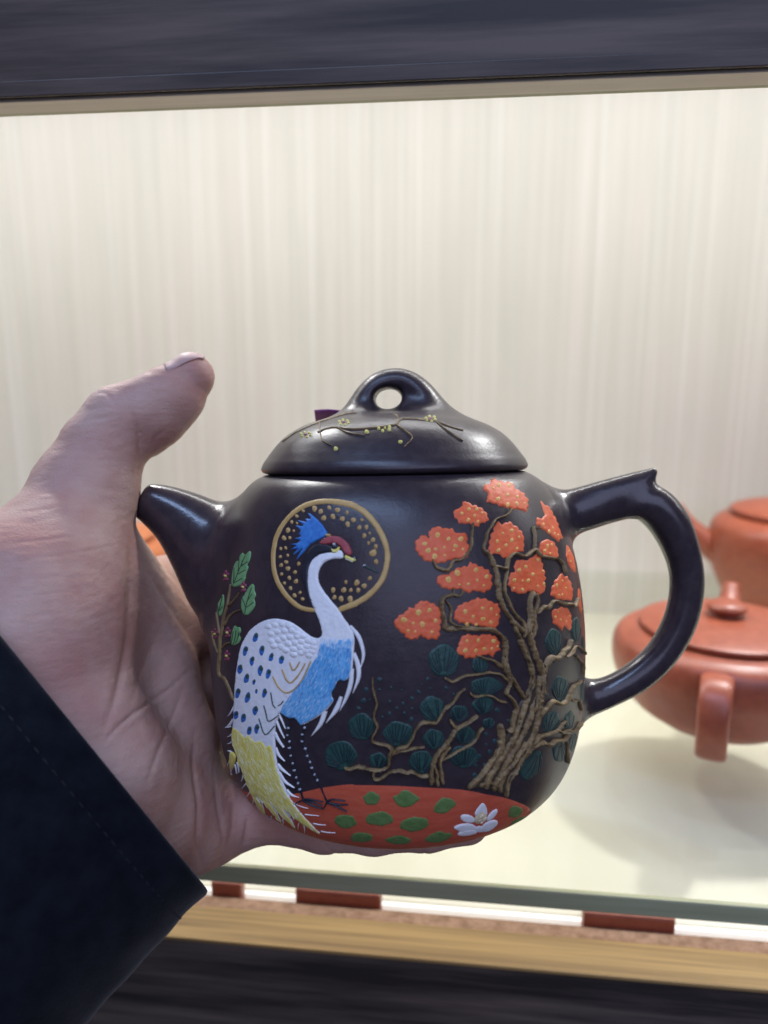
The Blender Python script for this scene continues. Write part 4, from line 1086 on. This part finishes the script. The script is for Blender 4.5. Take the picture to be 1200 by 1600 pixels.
BR = [('C', [(715, 205), (690, 240), (630, 262), (605, 305), (580, 340), (575, 390), (560, 430), (600, 475), (630, 540), (645, 640), (655, 710), (690, 790), (740, 850), (790, 900)], [3, 4, 4, 4.5, 5, 5, 6, 6.5, 8, 11, 9, 8, 9, 9]),
      ('C', [(700, 505), (692, 580), (680, 640), (690, 700), (735, 790), (785, 845), (800, 880), (790, 930)], [5, 6, 6, 5, 5, 6, 6, 4]),
      ('C', [(600, 470), (610, 520), (650, 530), (690, 540), (700, 490), (740, 455), (800, 472), (850, 430), (890, 470), (940, 478), (1000, 500), (1022, 565)], [4, 5, 6, 7, 7, 6, 7, 8, 6, 4.5, 4, 2.5]),
      ('C', [(850, 430), (852, 375), (843, 308), (862, 315), (886, 308)], [5, 4, 3.5, 3, 2]),
      ('C', [(500, 282), (492, 360), (490, 420), (440, 488), (390, 500), (362, 548), (300, 535), (275, 488)], [4, 5, 5.5, 6, 7, 10, 7, 4]),
      ('C', [(445, 668), (425, 698), (380, 690), (335, 712), (330, 760), (345, 830), (350, 878), (440, 880), (540, 885), (610, 885), (665, 930), (690, 990), (680, 1060), (700, 1130), (720, 1190)], [5, 6, 8, 10, 11, 11, 12, 11, 9, 9, 10, 11, 11, 10, 9]),
      ('C', [(350, 720), (380, 770), (375, 840), (420, 865), (500, 870)], [5, 6, 6, 5, 3]),
      ('C', [(388, 648), (395, 672), (385, 700)], [1.5, 3, 4]),
      ('C', [(520, 1030), (570, 1050), (620, 1062), (670, 1100)], [3, 5, 5.5, 8]),
      ('C', [(340, 1155), (390, 1182), (450, 1150), (520, 1140), (600, 1130), (660, 1142), (700, 1178)], [4, 5.5, 4.5, 4.5, 5, 5, 5]),
      ('C', [(838, 668), (822, 735), (830, 820), (818, 900), (845, 1000), (875, 1080), (895, 1150)], [10, 8, 10, 11, 9, 10, 13]),
      ('C', [(860, 680), (868, 730), (850, 800), (855, 880), (838, 930)], [6, 6, 6, 6, 3]),
      ('C', [(865, 795), (905, 752), (930, 765), (960, 722), (1020, 742), (1055, 740), (1075, 755), (1092, 708)], [6, 8, 7, 6, 6.5, 6, 5, 4]),
      ('C', [(740, 850), (750, 900), (790, 970), (820, 1060), (830, 1130)], [6, 6, 6, 6, 7]),
      ('K', [(370, 1325), (400, 1180), (470, 1085), (520, 985), (580, 850), (635, 700), (660, 550), (680, 400), (690, 250), (640, 150), (605, 60)], [7, 9, 10, 11, 12, 12, 12, 11, 10, 9, 8]),
      ('K', [(325, 1285), (330, 1150), (400, 1000), (470, 880), (540, 740), (600, 600), (640, 450), (655, 300)], [12, 13, 13, 13, 13, 13, 11, 9]),
      ('K', [(200, 1255), (250, 1130), (330, 1000), (420, 870), (470, 740), (520, 600), (560, 470), (600, 350), (590, 230), (540, 120), (490, -10)], [14, 16, 14, 13, 12, 11, 9, 8, 8, 8, 7]),
      ('K', [(55, 1256), (150, 1170), (230, 1060), (300, 975), (345, 850)], [7, 10, 9, 9, 8]),
      ('K', [(335, 705), (340, 780), (335, 880), (330, 980)], [9, 14, 14, 12]),
      ('K', [(385, 770), (420, 760), (440, 690), (455, 600)], [5, 9, 10, 9]),
      ('K', [(365, 172), (385, 260), (440, 345), (490, 430), (530, 490)], [11, 12, 9, 8, 6]),
      ('K', [(400, 300), (410, 380), (375, 445), (430, 500), (465, 560), (460, 640)], [6, 7, 9, 9, 9, 8]),
      ('K', [(270, 1275), (300, 1180), (420, 1055), (485, 955), (540, 860)], [12, 12, 10, 9, 7]),
      ('K', [(150, 1230), (230, 1200), (280, 1225), (340, 1200), (370, 1120)], [9, 9, 7, 6, 5]),
      ('K', [(600, 900), (660, 815), (740, 800), (820, 765), (850, 790), (900, 765), (960, 775), (1012, 695)], [9, 8, 7, 6.5, 6, 5.5, 5, 4]),
      ('K', [(520, 985), (600, 915), (680, 865), (750, 890), (800, 850), (870, 850), (905, 800)], [11, 11, 10, 9, 8, 6, 4]),
      ('K', [(880, 850), (905, 900), (900, 1045)], [4, 3, 2]), ('K', [(818, 768), (850, 720), (885, 685)], [4, 4, 2]),
      ('K', [(630, 660), (700, 600), (750, 540), (790, 520), (850, 545), (910, 480), (950, 385), (985, 370), (1016, 343)], [9, 10, 9, 8, 7, 6, 5, 4, 3]),
      ('K', [(915, 490), (950, 520), (1000, 515), (1018, 600)], [4, 4, 3, 2]), ('K', [(650, 640), (660, 600), (690, 480)], [6, 4, 2]),
      ('K', [(690, 290), (720, 215), (765, 155), (830, 145), (870, 90), (905, 60), (922, -5)], [12, 13, 12, 9, 7, 6, 4]),
      ('K', [(900, 145), (945, 100), (975, 50), (1030, 85), (1060, 125)], [4, 4, 4, 3.5, 2.5]), ('K', [(970, 130), (1005, 170), (1035, 215), (1038, 290)], [4, 4, 3, 2]),
      ('K', [(68, 442), (110, 482), (200, 470), (270, 482), (330, 520), (385, 530)], [3.5, 5, 4.5, 4.5, 5.5, 5]),
      ('S6', [(549, 48), (556, 180), (598, 330), (563, 460), (600, 580), (540, 700), (620, 742), (710, 760), (752, 815), (722, 890), (712, 975), (620, 1020), (530, 1010), (400, 978), (320, 1005), (258, 985)], [1.5, 3, 5, 4.5, 5, 4, 3.5, 4.5, 9, 8, 5.5, 6, 6, 5, 5, 3.5]),
      ('S6', [(560, 1020), (562, 1100), (600, 1115), (650, 1095), (720, 1040), (820, 1020), (900, 1045), (960, 1035), (1040, 1080), (1130, 1078)], [6, 7, 6, 5.5, 5.5, 6, 6, 6, 6, 6]),
      ('S6', [(745, 860), (820, 790), (900, 770), (955, 690), (980, 630), (1040, 540), (1100, 520), (1200, 522)], [9, 8, 5.5, 5, 5, 6, 5.5, 4.5]),
      ('S7', [(180, 465), (270, 465), (320, 400), (360, 320), (450, 250), (492, 178), (572, 98)], [4, 5, 5, 5.5, 5, 4.5, 2]),
      ('S6', [(770, 850), (830, 820), (900, 812), (990, 788), (1088, 776)], [6, 6, 6, 5, 2.5]),
      ('S7', [(225, 1095), (230, 960), (255, 850), (305, 760), (395, 660), (450, 580), (482, 520), (560, 478), (625, 440), (702, 380)], [12, 10, 9, 10, 10, 9, 7, 6, 5.5, 4]),
      ('S7', [(482, 530), (440, 470), (410, 408)], [8, 6, 2]), ('S7', [(345, 1095), (330, 960), (315, 850), (370, 760), (420, 700)], [9, 8, 8, 8, 5]), ('S7', [(290, 1115), (285, 1000), (250, 880)], [7, 7, 6]),
      ('S7', [(335, 850), (420, 800), (500, 750), (600, 698), (680, 640), (715, 560), (762, 508)], [5, 4.5, 4.5, 4.5, 5, 5, 3.5])]
patch('trunk', px('K', [(48, 1256), (130, 1172), (220, 1062), (295, 965), (308, 880), (320, 790), (345, 720), (378, 760), (385, 820), (430, 740), (455, 640), (495, 540), (560, 450), (598, 320), (645, 290), (700, 330),
      (685, 480), (660, 620), (640, 720), (600, 850), (540, 960), (500, 1060), (420, 1160), (395, 1250), (372, 1328), (330, 1288), (200, 1262)]), M['bark_gap'], pot, h=0.42, base=0.1, step=2.4, nz=0.20, nscale=0.3, smooth=1)
for i, (cr, pts, w) in enumerate(BR):
    stroke('branch', px(cr, pts), [q*(0.72 if 14 <= i <= 23 else 0.8) for q in w], M['bark'], pot, h=0.45 + 0.05*min(max(w), 12) + (0.12 if 14 <= i <= 23 else 0), base=0.2 if i < 33 else 0.15, rough=0.42, ridge=0.45, seg=1.7, seed=i*1.37)
for x, y in [(765, 178), (722, 258), (500, 735), (410, 400)]:
    dot('bark_hollow', px('K', [(x, y)])[0], 2.2, 2.6, M['black'], pot, h=0.15, base=1.1, nseg=8)
BK = []
for k in range(170):      # bark cracks painted along the trunk
    i = rng.choice([14, 15, 16, 16, 15, 22, 20, 14, 5])
    cr, pts, w = BR[i]
    c = catmull(px(cr, pts), 6); j = rng.randrange(2, len(c)-4)
    off = rng.uniform(-0.33, 0.33)*min(max(w), 9)
    seg = c[j:j+rng.randint(2, 3)] + np.array([off, 0])
    BK.append((seg, rng.uniform(0.7, 1.4)))
strokes('bark_cracks', BK, M['crack'], pot, h=0.16, base=1.12, seg=2, taper=(0, 0))

# ---- sprig with green leaves at the left of the pot
SPR = [([(402, 1505), (350, 1370), (310, 1290), (266, 1262), (258, 1180), (270, 1050), (270, 930), (290, 830), (310, 700), (342, 590), (376, 385)], [4, 5, 5, 5, 5, 5.5, 5, 5, 4.2, 3.2, 2]),
       ([(338, 602), (400, 550), (462, 468)], [2.5, 2.6, 2.2]), ([(316, 785), (360, 700), (420, 650), (480, 632)], [2.8, 3, 2.8, 2.4]), ([(268, 860), (250, 740), (240, 655)], [2.6, 2.6, 2.2]),
       ([(252, 1042), (220, 960), (194, 838)], [2.4, 2.2, 1.5]), ([(288, 1005), (330, 960), (382, 946)], [3, 3, 2.6])]
for i, (pts, w) in enumerate(SPR):
    stroke('sprig_stem', px('F', pts), w, M['bark'], pot, h=0.5, rough=0.15, seg=2.2, seed=i)
LV = [[(375, 400), (390, 250), (420, 165), (450, 160), (460, 110), (490, 75), (510, 110), (550, 60), (574, 75), (560, 160), (530, 200), (550, 220), (520, 290), (520, 340), (470, 400), (410, 420)],
      [(470, 600), (475, 520), (510, 480), (540, 420), (580, 375), (605, 400), (605, 450), (622, 490), (600, 530), (617, 580), (590, 630), (550, 680), (510, 690), (485, 660)],
      [(240, 680), (245, 580), (270, 540), (305, 465), (315, 560), (300, 640), (280, 700)], [(370, 960), (385, 830), (415, 770), (435, 800), (465, 795), (477, 840), (455, 870), (477, 910), (450, 960), (400, 980)]]
VN = [[[(405, 390), (440, 300), (480, 200), (520, 110)], [(412, 230), (412, 310), (405, 370)], [(460, 140), (458, 200), (450, 270)], [(490, 160), (488, 210)], [(450, 290), (520, 250)], [(480, 215), (540, 170)], [(420, 370), (490, 330)]],
      [[(515, 672), (530, 580), (560, 480), (580, 420)], [(490, 520), (510, 570), (525, 610)], [(540, 545), (585, 480)], [(530, 610), (600, 560)]],
      [[(255, 680), (280, 590), (300, 500)], [(252, 590), (262, 640)], [(275, 640), (300, 600)]], [[(385, 950), (395, 900), (405, 840)], [(405, 960), (425, 890), (430, 830)], [(425, 950), (450, 900), (455, 850)]]]
for q, vs_ in zip(LV, VN):
    lf = patch('leaf', px('F', q), M['leaf'], pot, h=0.25, step=2.2)
    for v_ in vs_: stroke('leaf_vein', px('F', v_), 1.5, M['vein'], lf, h=0.07, base=0.24, seg=2)
for (x, y) in [(328, 308), (496, 414), (224, 866), (345, 852), (338, 1076)]:
    c = px('F', [(x, y)])[0]
    f = dot('sprig_flower', c, 1.9, 2.4, M['lemon'], pot, h=0.45, base=0.15, nseg=8)
    for k in range(5):
        a = 0.9 + k*2*math.pi/5
        dot('flower_petal', (c[0]+3.6*math.cos(a)*0.85, c[1]+6.2*math.sin(a)), 2.2, 3.4, M['magenta'], f, h=0.32, rot=a-math.pi/2 if k % 2 else 0.2, nseg=9)

# ---- sprig on the lid
for i, (pts, w) in enumerate([([(112, 356), (170, 316), (240, 283), (300, 262), (380, 238), (430, 232)], [1.6, 2.4, 3, 3, 2.4, 1.6]), ([(262, 316), (300, 300), (345, 294), (400, 302), (500, 296), (592, 284), (622, 258), (700, 262), (760, 268), (820, 290), (882, 308)], [3, 3.4, 3.4, 3, 2.6, 3.6, 4, 3.4, 3, 2.2, 1.4]),
                              ([(270, 268), (274, 310), (282, 350), (322, 372)], [3.4, 3.4, 3, 1.6]), ([(342, 294), (392, 318), (462, 328)], [3, 3, 1.6]), ([(598, 284), (640, 312), (666, 340), (630, 380)], [4, 4.5, 4, 2]),
                              ([(600, 284), (606, 252), (588, 240)], [3.4, 3.4, 2.4]), ([(768, 272), (820, 312), (882, 353)], [3, 2.6, 1.5])]):
    stroke('lid_sprig', px('H', pts), [q*0.65 for q in w], M['bark'], lid, h=0.38, rough=0.25, ridge=0.3, seg=1.8, seed=i+40)
for x, y, r in [(340, 385, 11), (615, 356, 10), (472, 313, 11), (523, 298, 8), (568, 292, 9), (568, 305, 8), (540, 309, 8), (550, 297, 6)]:
    dot('yellow_bud', px('H', [(x, y)])[0], r/2.727, r/2.727*0.85, M['lemon'], lid, h=0.4, nseg=10)
for (x, y) in [(375, 273), (212, 325), (744, 257)]:
    c = px('H', [(x, y)])[0]
    f = dot('lid_flower', c, 3.0, 2.0, M['magenta'], lid, h=0.45, nseg=10)
    for k in range(6):
        a = k*math.pi/3+0.3
        dot('flower_petal', (c[0]+7.5*math.cos(a), c[1]+3.8*math.sin(a)), 2.8, 1.6, M['lemon'], f, h=0.35, nseg=8)

# ---- purple paper tag lying against the back of the lid
tg = bmesh.new()
c0 = to_pot(at(565, 652, 0.262))
tagm = empty('paper_tag', POT_M @ Matrix.Translation((-0.012, 0.017, 0.1195)) @ Matrix.Rotation(RAD(3), 4, 'Y') @ Matrix.Rotation(RAD(-32), 4, 'X'))
tag(tagm, 'small purple paper tag lying on the lid behind the loop knob', 'tag')
nx, ny = 12, 4
tv = [(-0.014+0.028*i/nx, -0.001+0.010*j/ny, 0.0006*math.sin(i*0.7)+0.0004*j*(1-abs(i/nx-.5))) for j in range(ny+1) for i in range(nx+1)]
tf = [(j*(nx+1)+i, j*(nx+1)+i+1, (j+1)*(nx+1)+i+1, (j+1)*(nx+1)+i) for j in range(ny) for i in range(nx)]
po = mesh_obj('paper_sheet', tv, tf, M['tag'], tagm)
sm_ = po.modifiers.new('solid', 'SOLIDIFY'); sm_.thickness = 0.0003

# ------------------------------------------------------------------ the person: one hand and a sleeve
# implicit hand in camera space, millimetres: x right, y up, z along the view
def cpt(u, v, d): return np.array([(u-600)/F_PX*d, (800-v)/F_PX*d, d])
def pot_to_cam(p):
    w = (np.asarray(p)/1000) @ BP + ORG - CAM
    return np.array([w @ RGT, w @ UPV, w @ FWD])*1000
def cam_to_pot(P):
    w = (P[:, :1]*RGT + P[:, 1:2]*UPV + P[:, 2:3]*FWD)/1000 + CAM - ORG
    return (w @ BP.T)*1000
def ch(*pts):
    return [(*cpt(u, v, d), r*d/F_PX) for u, v, d, r in pts]
def chp(start, *pts):
    return [start] + [(*pot_to_cam(p[:3]), p[3]) for p in pts]
HAND = [
    # thumb: tip, pad, joint, first segment, ball
    (ch((298, 590, 240, 36.5), (262, 622, 239, 47), (232, 640, 238, 50), (187, 660, 237, 56), (160, 705, 236, 64), (134, 768, 234, 80), (104, 856, 228, 96), (66, 934, 219, 126)), 6),
    (ch((285, 625, 239, 30), (248, 659, 239, 36), (234, 681, 239, 30)), 4),
    # ball of the thumb to the wrist
    (ch((66, 934, 219, 126), (60, 1020, 212, 140), (100, 1130, 207, 120), (150, 1220, 205, 110), (60, 1330, 198, 130)), 14),
    (ch((-40, 950, 215, 100), (0, 1080, 207, 110)), 14),
    # palm hollow and heel
    (ch((170, 950, 242, 90), (215, 1060, 243, 92), (245, 1170, 240, 92), (262, 1260, 232, 86)), 14),
    (ch((150, 1220, 206, 100), (232, 1275, 218, 84), (285, 1300, 228, 62)), 12),
    (ch((290, 1170, 256, 56), (335, 1225, 260, 48), (372, 1262, 256, 42)), 9),
    (ch((225, 925, 266, 50), (262, 922, 276, 52), (310, 940, 290, 50)), 6),
    # web and index finger
    (chp(ch((150, 885, 244, 76))[0], (*to_pot(at(272, 992, 0.263)), 10.2), (-52, 43, 49, 9.6), (-22, 67, 56, 8.6), (6, 70, 60, 7.4)), 7),
    # middle, ring
    (chp(ch((215, 1050, 250, 70))[0], (*to_pot(at(268, 1085, 0.268)), 11.0), (-55, 39, 27, 9.8), (-26, 66, 30, 8.8), (4, 70, 33, 7.6)), 7),
    (chp(ch((240, 1150, 250, 66))[0], (*to_pot(at(285, 1185, 0.266)), 11.0), (-52, 34, 6, 9.6), (-24, 62, 9, 8.6), (4, 68, 12, 7.4)), 7),
    # little finger running under the base
    (chp(ch((268, 1255, 238, 72))[0], (*to_pot(at(330, 1288, 0.240)), 11.5), (-42, -8, -4.5, 9.0), (-24, -13, -6.4, 8.0), (-8, -14.5, -6.9, 7.6), (8, -14.5, -6.7, 7.3), (20, -14, -6.2, 6.6)), 7),
]
def f_hand_raw(P):
    P = np.asarray(P, np.float32)
    f = np.full(len(P), 1e3, np.float32)
    for c, k in HAND:
        g = np.full(len(P), 1e3, np.float32)
        for a, b in zip(c[:-1], c[1:]):
            g = smin(g, capsule(P, a[:3], b[:3], a[3], b[3]), 2.5)
        f = smin(f, g, k)
    return f
def f_hand(P):
    f = f_hand_raw(P)
    near = f < 6
    if near.any():
        q = cam_to_pot(np.asarray(P)[near].astype(float)).astype(np.float32)
        f[near] = smax(f[near], -(f_pot(q) - 0.35), 1.2)
    return f
allc = np.array([p for c, _ in HAND for p in c])
lo = (allc[:, :3]-allc[:, 3:]).min(0)-4; hi = (allc[:, :3]+allc[:, 3:]).max(0)+4
V, Q = surface_nets(f_hand, lo, hi, 1.9)
V = project(f_hand, V, 2)
V, Q = subdivide(V, Q); V = project(f_hand, V, 1)
V, Q = subdivide(V, Q); V = project(f_hand, V, 1)
N = grad(f_hand, V, 0.5); N /= np.maximum(np.linalg.norm(N, axis=1, keepdims=True), 1e-6)
uvh = np.stack([600 + V[:, 0]/V[:, 2]*F_PX, 800 - V[:, 1]/V[:, 2]*F_PX], 1)
front = N[:, 2] < 0.25
disp = np.zeros(len(V))
CREASE = [  # (polyline in the picture, depth mm, width px)
    ([(148, 612), (170, 618), (184, 640)], .25, 5), ([(118, 662), (150, 655), (178, 652)], .30, 4), ([(128, 645), (160, 636), (186, 640)], .22, 4), ([(110, 690), (140, 676), (165, 672)], .15, 4),
    ([(214, 660), (218, 700), (214, 740)], .5, 6), ([(204, 640), (212, 662), (225, 690)], .35, 5), ([(238, 700), (244, 682), (262, 672)], .35, 5),
    ([(20, 800), (60, 798), (100, 790)], .15, 4), ([(0, 850), (50, 845), (110, 838), (170, 832)], .16, 4), ([(0, 880), (60, 872), (130, 862), (200, 848)], .22, 4), ([(10, 912), (80, 902), (150, 905)], .13, 5),
    ([(0, 936), (60, 930), (120, 922)], .18, 4), ([(20, 960), (90, 960), (160, 950)], .12, 5),
    ([(204, 840), (204, 900), (202, 960), (196, 1020), (180, 1090), (155, 1160)], .9, 9),
    ([(300, 1045), (260, 1080), (215, 1110), (180, 1140), (158, 1165)], .6, 5), ([(292, 1062), (270, 1120), (245, 1180), (225, 1240)], .45, 6), ([(250, 980), (225, 1040), (205, 1090)], .35, 8),
    ([(304, 1140), (302, 1200), (310, 1260), (308, 1320), (318, 1360)], .8, 6), ([(334, 1200), (340, 1260), (348, 1310), (340, 1355)], .6, 6), ([(388, 1270), (384, 1300), (378, 1330)], .9, 5), ([(366, 1250), (362, 1290), (352, 1340)], .4, 6),
    ([(235, 872), (262, 905), (300, 950)], .35, 5), ([(225, 880), (250, 925), (290, 985), (308, 1030)], .5, 7), ([(245, 878), (285, 915), (300, 930)], .3, 4),
    ([(500, 1318), (520, 1330), (530, 1345)], .35, 5), ([(640, 1318), (660, 1328), (665, 1340)], .3, 5), ([(415, 1320), (425, 1338), (428, 1350)], .3, 5)]
for pl, dep, w in CREASE:
    pl = catmull(pl, 4)
    b = (uvh[:, 0] > pl[:, 0].min()-25) & (uvh[:, 0] < pl[:, 0].max()+25) & (uvh[:, 1] > pl[:, 1].min()-25) & (uvh[:, 1] < pl[:, 1].max()+25) & front
    ix = np.where(b)[0]
    if len(ix):
        d = dist_poly(uvh[ix], pl, closed=False)
        q = np.argmin(((uvh[ix][:, None, :]-pl[None])**2).sum(-1), axis=1)/(len(pl)-1)
        fade = np.clip(np.minimum(q, 1-q)/0.28, 0.1, 1)
        w = w*1.25
        disp[ix] -= 0.62*dep*fade*(np.exp(-(d/(w*0.5))**2) - 0.30*np.exp(-((d-w*1.3)/(w*0.8))**2))
big = np.array([noise.noise(Vector(p*0.11)) for p in V.astype(float)])
mid = np.array([noise.noise(Vector((p[0]*0.25, p[1]*0.7, p[2]*0.3))) for p in V.astype(float)])
disp += 0.25*big + 0.09*mid
V = V + N*disp[:, None]
W = (V[:, :1]*RGT + V[:, 1:2]*UPV + V[:, 2:3]*FWD)/1000 + CAM
wrist = at(163, 1190, 0.205)
person = empty('person', Matrix.Translation(Vector(wrist)))
tag(person, 'left hand in a dark navy sleeve reaching in and holding the painted teapot from behind', 'person')
hand = quads_obj('hand', W - wrist, Q, M['skin'], person)

def cam_local(P):                                    # camera-space mm -> person local metres
    P = np.asarray(P, float)
    return (P[..., :1]*RGT + P[..., 1:2]*UPV + P[..., 2:3]*FWD)/1000 + CAM - wrist
# thumb nail: a thin curved plate on the upper edge of the thumb tip
nv, nf = [], []
for i in range(13):
    s = i/12
    cu, cv = 258 + (322-258)*s, 576 + (556-576)*s
    d0 = 239.0
    for j in range(9):
        t = j/8
        P0 = cpt(cu, cv, d0 + (t-0.5)*15*math.sin(math.pi*min(0.5+0.5*s, 0.93))**0.6)
        nv.append(P0)
nv = np.array(nv, np.float32)
nv = project(f_hand, nv, 6)
gN = grad(f_hand, nv, 0.5); gN /= np.linalg.norm(gN, axis=1, keepdims=True)
k = np.array([-0.22 + 0.50*min(1, (i//9)/7) for i in range(len(nv))])
nv = nv + gN*k[:, None]
for i in range(12):
    for j in range(8):
        a = i*9+j; nf.append((a, a+1, a+10, a+9))
no = mesh_obj('thumbnail', cam_local(nv), nf, M['nail'], hand)
md = no.modifiers.new('solid', 'SOLIDIFY'); md.thickness = 0.00035

# sleeve: thick elliptical tube, cuff edge seen almost edge-on
c_a = cpt(326, 1392, 205); c_b = cpt(-75, 900, 205)
cc = (c_a+c_b)/2; half = np.linalg.norm(c_a-c_b)/2
e1 = (c_a-c_b)/np.linalg.norm(c_a-c_b)
ax = np.cross(e1, cc/np.linalg.norm(cc)); ax /= np.linalg.norm(ax)
if ax[0] > 0: ax = -ax
e2 = np.cross(ax, e1); e2 /= np.linalg.norm(e2)
if e2[2] > 0: e2 = -e2
NS, NL = 120, 44
def sleeve_pt(a, l, off):
    bend = 0.0022*l*l
    c = cc + ax*l + e1*bend*0.12
    r1 = half*(1 + 0.0012*l) + off; r2 = 30.0*(1+0.002*l) + off
    w = noise.noise(Vector((math.cos(a)*1.6, math.sin(a)*1.6, l*0.035)))*min(1, l/18)*3.2
    w += noise.noise(Vector((math.cos(a)*3+5, math.sin(a)*3, l*0.09)))*min(1, l/10)*0.9
    # shallow sewn groove near the hem
    w += noise.noise(Vector((math.cos(a)*0.9+2, math.sin(a)*0.9, l*0.016)))*min(1, l/30)*4.5
    return c + e1*(r1+w)*math.cos(a) + e2*(r2+w)*math.sin(a)
ls = [0, 0.4, 1, 2, 3.5, 5, 6.5, 7.5, 8.2, 8.8, 9.4, 10, 11] + list(np.linspace(13, 130, NL))
sv, sf = [], []
rows = [(0.0, -2.6, 12), (0.0, -2.6, 4), (0.0, -2.2, 0.6), (0.0, -1.1, 0)]
RS = [(12, -2.8), (5, -2.8), (0.7, -2.6), (0.05, -1.9), (0.0, -1.2), (0.15, -0.5)] + [(l, 0.0) for l in ls[2:]]
for l, off in RS:
    for i in range(NS):
        sv.append(sleeve_pt(2*math.pi*i/NS, l, off))
for r in range(len(RS)-1):
    for i in range(NS):
        i2 = (i+1) % NS
        sf.append((r*NS+i, r*NS+i2, (r+1)*NS+i2, (r+1)*NS+i))
sleeve = mesh_obj('sleeve', cam_local(np.array(sv)), sf, M['velvet'], person)
tv, tf = [], []
for i in range(110):
    a0 = 2*math.pi*i/110; a1 = a0 + 2*math.pi/110*0.55
    A = sleeve_pt(a0, 9.0, 0.02); B = sleeve_pt(a1, 9.0, 0.02)
    m = len(tv)
    for Pp in (A, (A+B)/2, B):
        rr = 0.24 if Pp is not A and Pp is not B else 0.12
        nn = e1*math.cos(a0)+e2*math.sin(a0)
        for q in range(6):
            b = 2*math.pi*q/6
            tv.append(Pp + nn*rr*math.cos(b) + ax*rr*math.sin(b))
    for s in range(2):
        for q in range(6):
            q2 = (q+1) % 6
            tf.append((m+s*6+q, m+s*6+q2, m+(s+1)*6+q2, m+(s+1)*6+q))
st = mesh_obj('stitching', cam_local(np.array(tv)), tf, M['stitch'], sleeve)
st['kind'] = 'stuff'
